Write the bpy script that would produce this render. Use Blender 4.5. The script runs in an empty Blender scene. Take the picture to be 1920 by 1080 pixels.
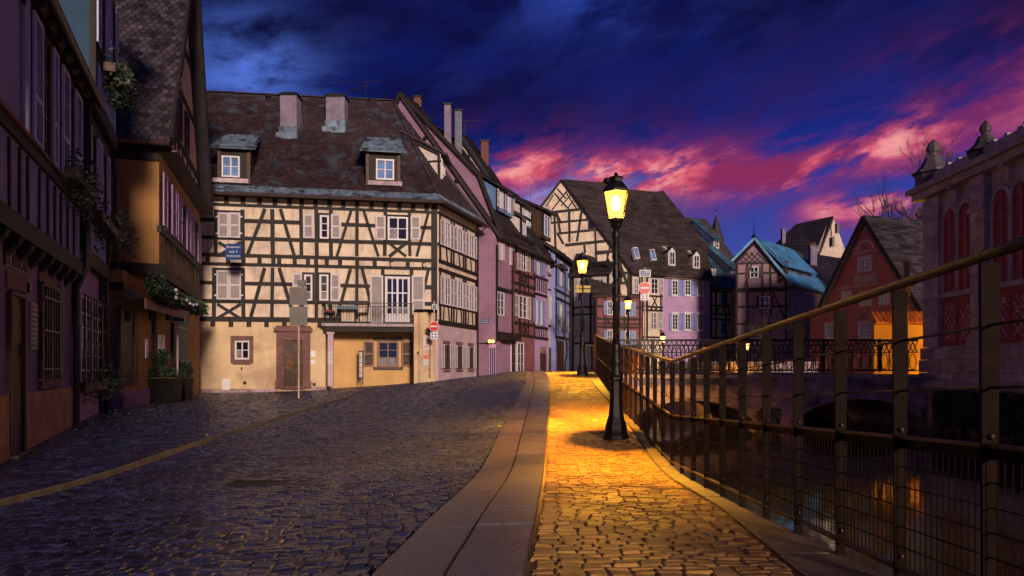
import bpy, math, random
import numpy as np
from mathutils import Vector, Matrix, noise as mnoise
R = random.Random(7)
scene = bpy.context.scene
COL = scene.collection
EYE, F = 1.2, 1280.0          # eye height (m), focal length in photo pixels

# ------------------------------------------------------------------ camera
cam_d = bpy.data.cameras.new('camera'); cam = bpy.data.objects.new('camera', cam_d); COL.objects.link(cam)
cam.location = (0, 0, EYE); cam.rotation_euler = (math.radians(90), 0, 0)
cam_d.sensor_width = 36; cam_d.lens = 36 * F / 1920
cam_d.shift_y = 150 / 1920
cam_d.clip_start = .05; cam_d.clip_end = 3000
scene.camera = cam
scene.view_settings.view_transform = 'Standard'; scene.view_settings.look = 'None'
scene.view_settings.exposure = 0.0; scene.view_settings.gamma = 1; scene.view_settings.use_curve_mapping = False
scene.render.engine = 'CYCLES'
cy = scene.cycles
cy.max_bounces = 6; cy.diffuse_bounces = 3; cy.glossy_bounces = 3; cy.transmission_bounces = 4; cy.transparent_max_bounces = 12
cy.sample_clamp_indirect = 4.0; cy.use_denoising = True
LAMP_COL = (1.0, .45, .02); LAMP_W = 46000; LAMP_P = 900
SUN_E = 3.4

# ------------------------------------------------------------------ sky
w = bpy.data.worlds.new('World'); scene.world = w; w.use_nodes = True
nt = w.node_tree; nt.nodes.clear()
class NG:
    def __init__(s, nt): s.nt = nt
    def n(s, t): return s.nt.nodes.new(t)
    def l(s, a, b): s.nt.links.new(a, b)
    def _in(s, sock, v):
        if v is None: return
        if hasattr(v, 'default_value') or hasattr(v, 'is_output'): s.l(v, sock)
        else: sock.default_value = v
    def m(s, op, a, b=None, c=None, clamp=False):
        n = s.n('ShaderNodeMath'); n.operation = op; n.use_clamp = clamp
        s._in(n.inputs[0], a); s._in(n.inputs[1], b); s._in(n.inputs[2], c)
        return n.outputs[0]
    def mix(s, f, a, b, mode='MIX'):
        n = s.n('ShaderNodeMix'); n.data_type = 'RGBA'; n.blend_type = mode
        s._in(n.inputs[0], f)
        for k, v in ((6, a), (7, b)):
            if isinstance(v, (tuple, list)): n.inputs[k].default_value = (*v[:3], 1)
            else: s.l(v, n.inputs[k])
        return n.outputs[2]
    def ramp(s, f, stops, interp='LINEAR'):
        n = s.n('ShaderNodeValToRGB'); e = n.color_ramp.elements; n.color_ramp.interpolation = interp
        while len(e) < len(stops): e.new(.5)
        for el, (p, c) in zip(e, stops):
            el.position = p; el.color = (*c, 1) if isinstance(c, (tuple, list)) else (c, c, c, 1)
        s.l(f, n.inputs[0]); return n.outputs[0]
    def noise(s, vec, scale, detail=4, rough=.5, dist=0, typ='FBM'):
        n = s.n('ShaderNodeTexNoise'); n.inputs['Scale'].default_value = scale; n.inputs['Detail'].default_value = detail
        n.inputs['Roughness'].default_value = rough; n.inputs['Distortion'].default_value = dist
        if vec is not None: s.l(vec, n.inputs['Vector'])
        return n.outputs[0]
    def step(s, x, a, b):
        n = s.n('ShaderNodeMapRange'); n.interpolation_type = 'SMOOTHSTEP'
        s._in(n.inputs[0], x); n.inputs[1].default_value = a; n.inputs[2].default_value = b
        return n.outputs[0]
g = NG(nt)
tc = g.n('ShaderNodeTexCoord'); sp = g.n('ShaderNodeSeparateXYZ'); g.l(tc.outputs['Generated'], sp.inputs[0])
az = g.m('ARCTAN2', sp.outputs[0], sp.outputs[1]); el = g.m('ARCSINE', sp.outputs[2])
def cloudvec(sx, sy, shear=0):
    c = g.n('ShaderNodeCombineXYZ'); g.l(g.m('MULTIPLY', az, sx), c.inputs[0])
    g.l(g.m('ADD', g.m('MULTIPLY', el, sy), g.m('MULTIPLY', az, shear)), c.inputs[1]); return c.outputs[0]
def gauss(x, c, wd):
    d = g.m('DIVIDE', g.m('SUBTRACT', x, c), wd); return g.m('EXPONENT', g.m('MULTIPLY', g.m('MULTIPLY', d, d), -1.0))
base = g.ramp(g.m('MULTIPLY', el, 1.0), [(0, (.13, .14, .42)), (.17, (.045, .07, .36)), (.25, (.020, .038, .30)), (.33, (.007, .015, .17)), (.45, (.005, .008, .09)), (.9, (.006, .010, .10))])
nA = g.noise(cloudvec(1.0, 2.0, -.3), 2.6, 8, .55, .25)
nB = g.noise(cloudvec(1.0, 2.4, -.4), 7.0, 10, .62, .25)
nC = g.noise(cloudvec(1.0, 3.2, -.8), 5.4, 10, .60, .35)
nD = g.noise(cloudvec(1.2, 3.4, -.7), 15.0, 8, .62, .2)
dark = g.m('MULTIPLY', g.step(nA, .38, .58), g.step(el, .26, .38))
col = g.mix(g.m('MULTIPLY', dark, .85), base, (.0040, .0035, .030))
op1 = g.m('MULTIPLY', g.m('MULTIPLY', gauss(az, -.37, .085), gauss(el, .385, .06)), g.step(nB, .30, .62))
op2 = g.m('MULTIPLY', g.m('MULTIPLY', gauss(az, .13, .15), gauss(el, .50, .05)), g.step(nB, .34, .66))
op3 = g.m('MULTIPLY', g.m('MULTIPLY', gauss(az, .06, .13), gauss(el, .250, .032)), g.step(nB, .25, .65))
op4 = g.m('MULTIPLY', g.step(nB, .45, .75), g.step(el, .12, .3))
col = g.mix(g.m('MULTIPLY', op4, .25), col, (.03, .035, .22))
col = g.mix(g.m('MULTIPLY', op1, 1.0, clamp=True), col, (.085, .17, .66))
col = g.mix(g.m('MULTIPLY', op2, .65, clamp=True), col, (.03, .07, .45))
col = g.mix(g.m('MULTIPLY', op3, .95, clamp=True), col, (.42, .36, .80))
veil = g.m('MULTIPLY', g.m('MULTIPLY', gauss(el, .335, .10), g.step(az, -.12, .45)), g.step(nC, .35, .65))
col = g.mix(g.m('MULTIPLY', veil, .6), col, (.030, .012, .085))
# pink lit band of cloud, two lobes and a lower streak
ctr = g.m('ADD', g.m('ADD', .272, g.m('MULTIPLY', g.m('MAXIMUM', g.m('SUBTRACT', az, .42), 0.0), .16)), g.m('MULTIPLY', g.m('SUBTRACT', nA, .5), .16))
band = gauss(el, ctr, .046)
azm = g.m('MULTIPLY', g.m('MULTIPLY', g.step(az, -.12, .0), g.m('SUBTRACT', 1.0, g.step(az, 1.0, 1.5))), g.m('SUBTRACT', 1.0, g.m('MULTIPLY', g.step(az, .42, .66), .45)))
tex = g.m('ADD', g.m('MULTIPLY', nC, .65), g.m('MULTIPLY', nD, .35))
pink = g.m('MULTIPLY', g.m('MULTIPLY', band, azm), g.step(tex, .37, .53))
band2 = g.m('MULTIPLY', g.m('MULTIPLY', gauss(el, .205, .03), g.step(az, .34, .44)), g.step(tex, .38, .54))
pink = g.m('MAXIMUM', pink, g.m('MULTIPLY', band2, .8))
band3 = g.m('MULTIPLY', g.m('MULTIPLY', gauss(el, .345, .04), g.step(az, .42, .6)), g.step(tex, .46, .62))
pink = g.m('MAXIMUM', pink, g.m('MULTIPLY', band3, .5))
hot = g.m('MULTIPLY', g.step(nB, .40, .66), g.step(pink, .25, .8))
pcol = g.ramp(hot, [(0, (.25, .026, .11)), (.45, (.66, .095, .16)), (1, (1.0, .38, .36))])
col = g.mix(g.m('MULTIPLY', pink, 1.05, clamp=True), col, pcol)
bg = g.n('ShaderNodeBackground'); g.l(col, bg.inputs[0]); bg.inputs[1].default_value = 1.0
out = g.n('ShaderNodeOutputWorld'); g.l(bg.outputs[0], out.inputs[0])

# dusk afterglow as one soft low sun, behind the camera
sun_d = bpy.data.lights.new('sun', 'SUN'); sun_d.energy = SUN_E; sun_d.angle = math.radians(8); sun_d.color = (1.0, .77, .62)
sun = bpy.data.objects.new('sun', sun_d); COL.objects.link(sun)
sun.rotation_euler = Vector((-.36, 1.0, -.25)).to_track_quat('-Z', 'Y').to_euler()

# ------------------------------------------------------------------ materials
MATS = {}
def mat(name, base, rough=.7, var=.25, scale=3.0, bump=.15, bscale=30.0, metal=0.0, island=0.0, col2=None, c2lo=.5, c2hi=.7, c2scale=1.2, spec=.5, stretch=(1, 1, 1), rvar=0.0, streak=0.0, c2z=None):
    m = bpy.data.materials.new(name); m.use_nodes = True; nt = m.node_tree; g = NG(nt)
    b = nt.nodes['Principled BSDF']
    tc = g.n('ShaderNodeTexCoord'); mp = g.n('ShaderNodeMapping'); mp.inputs['Scale'].default_value = stretch
    geo = g.n('ShaderNodeNewGeometry'); g.l(geo.outputs['Position'], mp.inputs[0]); v = mp.outputs[0]
    n1 = g.noise(v, scale, 6, .6)
    c = g.mix(g.step(n1, .3, .7), tuple(x * (1 - var) for x in base), tuple(min(1, x * (1 + var)) for x in base))
    if island:
        ri = geo.outputs['Random Per Island']
        oi = g.n('ShaderNodeObjectInfo'); ri = g.m('FRACT', g.m('ADD', ri, oi.outputs['Random']))
        wn = g.n('ShaderNodeTexWhiteNoise'); wn.noise_dimensions = '1D'; g.l(ri, wn.inputs['W'])
        hs = g.n('ShaderNodeHueSaturation'); g.l(c, hs.inputs['Color'])
        g.l(g.m('ADD', 1 - island, g.m('MULTIPLY', wn.outputs[0], 2 * island)), hs.inputs['Value'])
        g.l(g.m('ADD', .5 - island * .05, g.m('MULTIPLY', ri, island * .1)), hs.inputs['Hue'])
        c = hs.outputs[0]
    if col2:
        n2 = g.noise(v, c2scale, 7, .65, .4)
        f = g.step(n2, c2lo, c2hi)
        if c2z:
            sz = g.n('ShaderNodeSeparateXYZ'); g.l(geo.outputs['Position'], sz.inputs[0])
            zz = g.step(sz.outputs[2], c2z[0], c2z[1])
            f = g.m('MULTIPLY', g.m('ADD', f, zz), g.m('ADD', .25, zz), clamp=True)
        c = g.mix(f, c, col2)
    if streak:
        mp2 = g.n('ShaderNodeMapping'); mp2.inputs['Scale'].default_value = (5, 5, .35); g.l(geo.outputs['Position'], mp2.inputs[0])
        n3 = g.noise(mp2.outputs[0], 1.6, 6, .6)
        c = g.mix(g.m('MULTIPLY', g.step(n3, .45, .75), streak), c, tuple(x * .45 for x in base))
    g.l(c, b.inputs['Base Color'])
    if rvar:
        n4 = g.noise(v, bscale * .3, 4, .6); g.l(g.m('ADD', rough - rvar, g.m('MULTIPLY', n4, 2 * rvar)), b.inputs['Roughness'])
    else: b.inputs['Roughness'].default_value = rough
    b.inputs['Metallic'].default_value = metal; b.inputs['Specular IOR Level'].default_value = spec
    if bump:
        nb = g.noise(v, bscale, 5, .6); bn = g.n('ShaderNodeBump'); bn.inputs['Strength'].default_value = bump; bn.inputs['Distance'].default_value = .02
        g.l(nb, bn.inputs['Height']); g.l(bn.outputs[0], b.inputs['Normal'])
    MATS[name] = m; return m
def emit(name, c, s, frac=1.0):
    m = bpy.data.materials.new(name); m.use_nodes = True; nt = m.node_tree; g = NG(nt); nt.nodes.clear()
    e = g.n('ShaderNodeEmission'); e.inputs[0].default_value = (*c, 1); e.inputs[1].default_value = s
    o = g.n('ShaderNodeOutputMaterial')
    if frac < 1:
        t = g.n('ShaderNodeBsdfTransparent'); mx = g.n('ShaderNodeMixShader'); mx.inputs[0].default_value = frac
        g.l(t.outputs[0], mx.inputs[1]); g.l(e.outputs[0], mx.inputs[2]); g.l(mx.outputs[0], o.inputs[0])
    else: g.l(e.outputs[0], o.inputs[0])
    MATS[name] = m; return m
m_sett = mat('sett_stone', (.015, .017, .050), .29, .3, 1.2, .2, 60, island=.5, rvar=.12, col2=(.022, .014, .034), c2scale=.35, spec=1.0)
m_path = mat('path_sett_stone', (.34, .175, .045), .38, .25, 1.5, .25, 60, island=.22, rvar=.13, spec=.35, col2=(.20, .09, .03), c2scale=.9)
m_joint = mat('joint_dirt', (.03, .027, .028), .6, .3, 5, .4, 50)
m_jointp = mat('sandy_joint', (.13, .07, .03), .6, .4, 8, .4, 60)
m_granite = mat('granite_slab', (.036, .027, .056), .29, .3, 2.0, .22, 90, island=.35, rvar=.06, col2=(.04, .032, .05), c2scale=2.0, spec=1.0)
m_coping = mat('coping_stone', (.12, .085, .06), .5, .3, 3, .5, 45, col2=(.07, .06, .05))
m_quay = mat('quay_masonry', (.38, .27, .28), .8, .3, 2, .4, 20, col2=(.05, .045, .04), streak=.5)
m_land = mat('land', (.05, .045, .045), .8, .3, .5, .2, 10)
m_cream = mat('cream_plaster', (.74, .60, .46), .85, .10, 1.5, .12, 60, col2=(.48, .37, .31), c2lo=.46, c2hi=.70, c2scale=1.3, streak=.5)
m_ochre = mat('ochre_render', (.66, .49, .29), .85, .12, 1.2, .15, 40, col2=(.47, .31, .20), c2lo=.48, c2hi=.7, c2scale=.8, streak=.18)
m_ochre2 = mat('deep_ochre_render', (.60, .36, .14), .85, .12, 1.2, .15, 40, streak=.1)
m_orange = mat('orange_render', (.38, .19, .06), .85, .12, 1.5, .12, 40, streak=.25)
m_pinkw = mat('pinkish_plaster', (.52, .38, .42), .85, .12, 1.5, .12, 40, streak=.15)
m_mauve = mat('mauve_render', (.28, .155, .24), .85, .15, 1.0, .12, 30, streak=.2)
m_red = mat('rust_red_plaster', (.22, .075, .085), .85, .15, 1.5, .12, 30, streak=.15)
m_lilac = mat('lilac_plaster', (.42, .27, .47), .85, .08, 1.5, .1, 30, streak=.1)
m_bluegr = mat('blue_grey_plaster', (.24, .28, .56), .85, .12, 1.5, .1, 30, streak=.2)
m_redg = mat('painted_red_plaster', (.38, .13, .14), .85, .15, 1.5, .12, 30, streak=.25)
m_pinkd = mat('dusky_pink_plaster', (.27, .17, .22), .85, .15, 1.5, .1, 30, streak=.2)
m_lav = mat('violet_plaster', (.21, .21, .44), .85, .15, 1.5, .1, 30, streak=.25)
m_lavs = mat('pale_violet_shutter_paint', (.42, .43, .70), .5, .1, 4, .1, 60)
m_dteal = mat('dark_teal_render', (.02, .06, .11), .85, .15, 1.5, .1, 30, streak=.2)
m_l1 = mat('grey_pink_render', (.22, .155, .24), .85, .15, 2, .15, 30, streak=.3)
m_plinth = mat('rough_plinth_render', (.45, .27, .15), .9, .25, 3, .4, 18, streak=.55)
m_white = mat('white_plaster', (.62, .55, .50), .85, .12, 1.5, .1, 30, streak=.2)
m_beam = mat('dark_timber', (.014, .0075, .006), .7, .4, 6, .4, 40, stretch=(1, 1, .3))
m_brown = mat('brown_timber', (.07, .035, .022), .6, .4, 6, .4, 40)
m_shut = mat('shutter_paint', (.55, .50, .53), .5, .08, 4, .1, 60)
m_shutp = mat('shutter_louvre_paint', (.33, .28, .28), .6, .1, 4, .2, 60)
m_blsh = mat('blue_shutter_paint', (.20, .27, .50), .55, .1, 4, .1, 60)
m_frame = mat('window_frame_paint', (.66, .62, .66), .45, .05, 4, .05, 60)
m_glass = mat('window_glass', (.012, .014, .02), .06, .3, 1.0, .03, 6, spec=1.0)
m_glassc = mat('curtained_glass', (.22, .19, .20), .12, .4, 5.0, .03, 6, spec=1.0)
m_glassb = mat('painted_sky_glass', (.14, .25, .48), .08, .3, 1.0, .02, 6, spec=1.0)  # blue sky reflection painted into the pane's base colour
m_sand = mat('pink_sandstone', (.17, .085, .075), .8, .25, 3, .3, 35, streak=.3)
m_sand2 = mat('grey_sandstone', (.42, .33, .36), .8, .25, 3, .3, 30, island=.18, streak=.3)
m_redbrick = mat('museum_red_render', (.30, .05, .07), .8, .2, 4, .25, 40)
m_lou = mat('dark_red_paint', (.34, .022, .05), .5, .15, 4, .1, 40)
m_cream2 = mat('cream_brick', (.5, .36, .30), .8, .2, 6, .2, 40)
m_tile = mat('roof_tile', (.040, .020, .022), .62, .3, 1.2, .4, 40, island=.45, col2=(.07, .105, .14), c2lo=.47, c2hi=.75, c2scale=1.7)
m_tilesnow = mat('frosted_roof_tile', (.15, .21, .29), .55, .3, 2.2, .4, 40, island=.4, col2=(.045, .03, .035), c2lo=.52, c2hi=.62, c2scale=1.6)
m_tile3 = mat('dark_roof_tile', (.045, .035, .045), .55, .3, 1.5, .4, 40, island=.7)
m_tileb = mat('brown_roof_tile', (.040, .027, .028), .7, .3, .6, .5, 20, island=.5, col2=(.05, .04, .04), c2scale=.8)
m_tileteal = mat('frosty_teal_tile', (.05, .10, .14), .45, .3, 1.0, .4, 20, island=.3, col2=(.11, .22, .33), c2lo=.5, c2hi=.65, c2scale=.7)
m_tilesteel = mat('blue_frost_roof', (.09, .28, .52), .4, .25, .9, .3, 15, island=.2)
m_tileor = mat('clay_coping_tile', (.45, .17, .06), .6, .2, 4, .3, 40, island=.25)
m_iron = mat('black_iron', (.02, .017, .016), .42, .3, 8, .3, 60, metal=.6)
m_rail = mat('rusty_rail_paint', (.010, .004, .002), .6, .35, 8, .12, 70, spec=.05)
m_hand = mat('worn_handrail', (.028, .014, .007), .42, .4, 8, .4, 90, spec=.5)
m_zinc = mat('zinc_sheet', (.12, .13, .15), .4, .2, 4, .1, 30, metal=.7)
m_gutter = mat('brown_gutter', (.05, .028, .025), .5, .2, 4, .1, 30)
m_chim = mat('chimney_render', (.22, .18, .25), .85, .2, 3, .2, 30, streak=.4)
m_chimb = mat('chimney_brick', (.15, .06, .05), .85, .3, 8, .3, 30)
m_leaf = mat('dark_leaf', (.03, .05, .025), .55, .4, 3, .1, 30, island=.5)
m_twig = mat('bare_twig', (.035, .025, .025), .8, .3, 5, .2, 30)
m_ivy = mat('ivy_leaf', (.05, .055, .035), .5, .4, 2, .1, 30, island=.6)
m_signb = mat('sign_blue', (.015, .06, .22), .4, .1, 4, .02, 30)
m_signw = mat('sign_white', (.75, .72, .72), .4, .05, 4, .02, 30)
m_signr = mat('sign_red', (.60, .025, .02), .4, .05, 4, .02, 30)
m_signg = mat('sign_back_grey', (.20, .18, .165), .5, .1, 4, .05, 30, metal=.3)
m_signy = mat('sign_yellow', (.45, .32, .03), .5, .1, 4, .05, 30)
m_pole = mat('galvanised_pole', (.50, .34, .22), .45, .15, 4, .1, 30, metal=.2)
m_teal = mat('teal_paint', (.015, .085, .095), .6, .15, 2, .1, 30)
m_awn = mat('faded_awning_board', (.25, .15, .12), .7, .2, 2, .2, 30)
m_cushion = mat('red_cushion', (.25, .03, .04), .8, .1, 4, .1, 30)
m_ball = mat('silver_bauble', (.6, .6, .62), .25, .1, 4, .02, 30, metal=.6)
m_paper = mat('poster_paper', (.55, .50, .50), .7, .2, 9, .05, 30)
m_water = mat('canal_water', (.006, .008, .010), .045, .3, .3, .0, 3, spec=1.0)
_b = m_water.node_tree; _g = NG(_b); _geo = _g.n('ShaderNodeNewGeometry'); _mp = _g.n('ShaderNodeMapping'); _mp.inputs['Scale'].default_value = (1.6, .55, 1)
_g.l(_geo.outputs['Position'], _mp.inputs[0]); _bn = _g.n('ShaderNodeBump'); _bn.inputs['Strength'].default_value = .12; _bn.inputs['Distance'].default_value = .03
_g.l(_g.noise(_mp.outputs[0], 2.5, 5, .55, .4), _bn.inputs['Height']); _g.l(_bn.outputs[0], _b.nodes['Principled BSDF'].inputs['Normal'])
m_lit = emit('lit_lantern_glass', (1.0, .42, .035), 12.0, .36)
m_bulb = emit('lamp_bulb', (1.0, .70, .25), 40.0)
m_litbox = emit('lit_shop_lamp', (1.0, .6, .15), 3.0)

# ------------------------------------------------------------------ mesh helpers
class MB:
    def __init__(s): s.v = []; s.f = []
    def add(s, vs, fs):
        o = len(s.v); s.v.extend([tuple(v) for v in vs]); s.f.extend([tuple(i + o for i in f) for f in fs]); return s
    def hexa(s, p):   # 8 points: bottom loop 0-3, top loop 4-7
        return s.add(p, [(3, 2, 1, 0), (4, 5, 6, 7), (0, 1, 5, 4), (1, 2, 6, 5), (2, 3, 7, 6), (3, 0, 4, 7)])
    def box(s, x0, x1, y0, y1, z0, z1):
        return s.hexa([(x0, y0, z0), (x1, y0, z0), (x1, y1, z0), (x0, y1, z0), (x0, y0, z1), (x1, y0, z1), (x1, y1, z1), (x0, y1, z1)])
    def bar(s, a, b, w, h=None, up=(0, 0, 1)):
        a = Vector(a); b = Vector(b); h = h or w; d = (b - a).normalized(); up = Vector(up)
        if abs(d.dot(up)) > .98: up = Vector((0, 1, 0)) if abs(d.y) < .9 else Vector((1, 0, 0))
        x = d.cross(up).normalized() * (w / 2); y = x.cross(d).normalized() * (h / 2)
        return s.hexa([a - x - y, a + x - y, a + x + y, a - x + y, b - x - y, b + x - y, b + x + y, b - x + y])
    def tube(s, pts, r, n=6, cap=True):
        pts = [Vector(p) for p in pts]; rs = r if isinstance(r, (list, tuple)) else [r] * len(pts); vs = []; fs = []
        for i, p in enumerate(pts):
            d = (pts[min(i + 1, len(pts) - 1)] - pts[max(i - 1, 0)])
            d = d.normalized() if d.length > 1e-9 else Vector((0, 0, 1))
            up = Vector((0, 0, 1)) if abs(d.z) < .9 else Vector((1, 0, 0))
            x = d.cross(up).normalized(); y = x.cross(d)
            for k in range(n):
                a = 2 * math.pi * k / n; vs.append(p + (x * math.cos(a) + y * math.sin(a)) * rs[i])
        for i in range(len(pts) - 1):
            for k in range(n):
                k2 = (k + 1) % n; fs.append((i * n + k, i * n + k2, (i + 1) * n + k2, (i + 1) * n + k))
        if cap: fs.append(tuple(range(n - 1, -1, -1))); fs.append(tuple((len(pts) - 1) * n + k for k in range(n)))
        return s.add(vs, fs)
    def lathe(s, prof, c=(0, 0, 0), n=16, rot=0.0, cap=True):
        vs = []; fs = []; c = Vector(c)
        for r, z in prof:
            for k in range(n):
                a = 2 * math.pi * k / n + rot; vs.append((c.x + r * math.cos(a), c.y + r * math.sin(a), c.z + z))
        for i in range(len(prof) - 1):
            for k in range(n):
                k2 = (k + 1) % n; fs.append((i * n + k, i * n + k2, (i + 1) * n + k2, (i + 1) * n + k))
        if cap: fs.append(tuple(range(n - 1, -1, -1))); fs.append(tuple((len(prof) - 1) * n + k for k in range(n)))
        return s.add(vs, fs)
    def prism(s, poly, off):   # polygon (3d pts) extruded by vector off
        n = len(poly); off = Vector(off); a = [Vector(p) for p in poly]; b = [p + off for p in a]
        return s.add(a + b, [tuple(range(n - 1, -1, -1)), tuple(range(n, 2 * n))] + [(i, (i + 1) % n, (i + 1) % n + n, i + n) for i in range(n)])
    def plan(s, pts, z0, z1): return s.prism([(x, y, z0) for x, y in pts], (0, 0, z1 - z0))
    def quad(s, a, b, c, d): return s.add([a, b, c, d], [(0, 1, 2, 3)])
    def sphere(s, c, r, n=10, m=6, sz=1):
        return s.lathe([(max(.001, r * math.sin(math.pi * i / m)), -r * sz * math.cos(math.pi * i / m)) for i in range(m + 1)], c, n)
    def build(s, name, m, parent=None, smooth=False, local=False, loc=None):
        me = bpy.data.meshes.new(name)
        o0 = Vector((0, 0, 0))
        if not local:
            if parent is not None:
                r = parent
                while r.parent: r = r.parent
                o0 = r.location
            elif loc is not None: o0 = Vector(loc)
        arr = np.array(s.v, dtype=np.float64).reshape(-1, 3) - np.array(o0)
        me.from_pydata(arr.tolist(), [], s.f)
        if isinstance(m, str): m = MATS[m]
        me.materials.append(m)
        if smooth: me.polygons.foreach_set('use_smooth', [True] * len(me.polygons))
        o = bpy.data.objects.new(name, me); COL.objects.link(o)
        if parent is not None: o.parent = parent
        elif not local: o.location = o0
        return o
def thing(name, label, cat, loc=(0, 0, 0), group=None):
    o = bpy.data.objects.new(name, None); COL.objects.link(o); o.location = loc; o.empty_display_size = .3
    o['label'] = label; o['category'] = cat
    if group: o['group'] = group
    return o
def tag(o, label, cat, group=None):
    o['label'] = label; o['category'] = cat
    if group: o['group'] = group
    return o
def struct(o): o['kind'] = 'structure'; return o
def sroot(name):
    o = bpy.data.objects.new(name, None); COL.objects.link(o); o.empty_display_size = .2; o['kind'] = 'structure'; return o
def stuff(o, label=None, cat=None):
    o['kind'] = 'stuff'
    if label: o['label'] = label; o['category'] = cat
    return o
def copy_tree(o, parent=None):
    c = o.copy(); COL.objects.link(c); c.parent = parent
    for ch in list(o.children): copy_tree(ch, c)
    return c
def text_part(body, size, origin, u, v, m, parent, name='lettering', align='CENTER', ext=.004):
    cu = bpy.data.curves.new(name, 'FONT'); cu.body = body; cu.size = size; cu.align_x = align; cu.align_y = 'CENTER'; cu.extrude = ext; cu.resolution_u = 3
    t = bpy.data.objects.new(name + '_tmp', cu); COL.objects.link(t)
    dg = bpy.context.evaluated_depsgraph_get(); me = bpy.data.meshes.new_from_object(t.evaluated_get(dg))
    bpy.data.objects.remove(t); me.materials.clear(); me.materials.append(m)
    u = Vector(u).normalized(); v = Vector(v).normalized(); n = u.cross(v)
    r = parent
    while r.parent: r = r.parent
    o0 = Vector(origin) - r.location
    M = Matrix(((u.x, v.x, n.x, o0.x), (u.y, v.y, n.y, o0.y), (u.z, v.z, n.z, o0.z), (0, 0, 0, 1)))
    me.transform(M); me.name = name
    o = bpy.data.objects.new(name, me); COL.objects.link(o); o.parent = parent; return o

# a facade: a vertical plane through two plan points, A left and B right as seen from the street
class Fac:
    def __init__(s, A, B):
        s.A = Vector(A); s.B = Vector(B); s.L = (s.B - s.A).length; s.u = (s.B - s.A) / s.L; s.n = Vector((s.u.y, -s.u.x))
    def p(s, t, z, d=0.0):
        q = s.A + s.u * t + s.n * d; return Vector((q.x, q.y, z))
    def s(s_, px): pass
    def S(s, px):
        r = (px - 960) / F   # (Ax+ux t) = r (Ay+uy t)
        return (r * s.A.y - s.A.x) / (s.u.x - r * s.u.y)
    def ZY(s, px, py):
        Y = s.A.y + s.u.y * s.S(px); return EYE + (690 - py) / F * Y
    def pt(s, px, py): return (s.S(px), s.ZY(px, py))
    def off(s, d): return Fac(s.A + s.n * d, s.B + s.n * d)
    def box(s, mb, s0, s1, z0, z1, d0, d1):
        return mb.hexa([s.p(s0, z0, d1), s.p(s1, z0, d1), s.p(s1, z0, d0), s.p(s0, z0, d0), s.p(s0, z1, d1), s.p(s1, z1, d1), s.p(s1, z1, d0), s.p(s0, z1, d0)])
    def beam(s, mb, a, b, w, d0, d1):
        (s0, z0), (s1, z1) = a, b; dx, dz = s1 - s0, z1 - z0; l = math.hypot(dx, dz) or 1; nx, nz = -dz / l * w / 2, dx / l * w / 2
        return mb.hexa([s.p(s0 - nx, z0 - nz, d1), s.p(s1 - nx, z1 - nz, d1), s.p(s1 - nx, z1 - nz, d0), s.p(s0 - nx, z0 - nz, d0),
                        s.p(s0 + nx, z0 + nz, d1), s.p(s1 + nx, z1 + nz, d1), s.p(s1 + nx, z1 + nz, d0), s.p(s0 + nx, z0 + nz, d0)])
    def poly(s, mb, pts, d0, d1):
        return mb.prism([s.p(a, b, d1) for a, b in pts], -Vector((s.n.x, s.n.y, 0)) * (d1 - d0))

def beams(F_, par, segs, w=.16, d=.03, m=None, name='timber_beam', px=True):
    """each timber its own object; two depths alternate so crossing faces never coincide"""
    for i, sg in enumerate(segs):
        x0, y0, x1, y1 = sg[:4]; ww = sg[4] if len(sg) > 4 else w
        a = F_.pt(x0, y0) if px else (x0, y0); b = F_.pt(x1, y1) if px else (x1, y1)
        a = (a[0] + R.uniform(-.02, .02), a[1] + R.uniform(-.012, .012)); b = (b[0] + R.uniform(-.02, .02), b[1] + R.uniform(-.012, .012)); ww *= R.uniform(.86, 1.12)
        mb = MB(); F_.beam(mb, a, b, ww, -.05, d + .0025 * (i % 7)); mb.build(name, m or m_beam, par)

def window(F_, par, s0, s1, z0, z1, cols=2, rows=2, fr=None, gl=None, d=.0, fw=.06, mw=.03, shut=(), shm=None, shp=None, panes=False, bars=1, name='window', arch=False):
    fr = fr or m_frame; gl = gl or m_glass
    mb = MB(); fb = lambda *a: F_.box(mb, *a)
    fb(s0, s0 + fw, z0, z1, d, d + .06); fb(s1 - fw, s1, z0, z1, d, d + .06)
    fb(s0 + fw, s1 - fw, z0, z0 + fw, d, d + .058); fb(s0 + fw, s1 - fw, z1 - fw, z1, d, d + .058)
    W_, H_ = s1 - s0 - 2 * fw, z1 - z0 - 2 * fw
    for c in range(1, cols):
        x = s0 + fw + W_ * c / cols; ww = mw * (1.7 if (cols % 2 == 0 and c == cols // 2) else 1); fb(x - ww / 2, x + ww / 2, z0 + fw, z1 - fw, d, d + .05)
    for r in range(1, rows):
        z = z0 + fw + H_ * r / rows; fb(s0 + fw, s1 - fw, z - mw / 2, z + mw / 2, d, d + .045)
    wo = mb.build(name, fr, par)
    if panes:
        for c in range(cols):
            for r in range(rows):
                pm = MB(); e = mw / 2
                F_.box(pm, s0 + fw + W_ * c / cols + e, s0 + fw + W_ * (c + 1) / cols - e, z0 + fw + H_ * r / rows + e, z0 + fw + H_ * (r + 1) / rows - e, d + .005, d + .018)
                pm.build('pane', m_glassc if (gl is m_glass and r == 0 and R.random() < .6) else gl, wo)
    else:
        pm = MB(); F_.box(pm, s0 + fw, s1 - fw, z0 + fw, z1 - fw, d + .004, d + .016); pm.build('pane', m_glassc if (gl is m_glass and R.random() < .22) else gl, wo)
    for (a, b, c, e) in shut: shutter(F_, par, a, b, c, e, shm, shp)
    return wo
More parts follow.
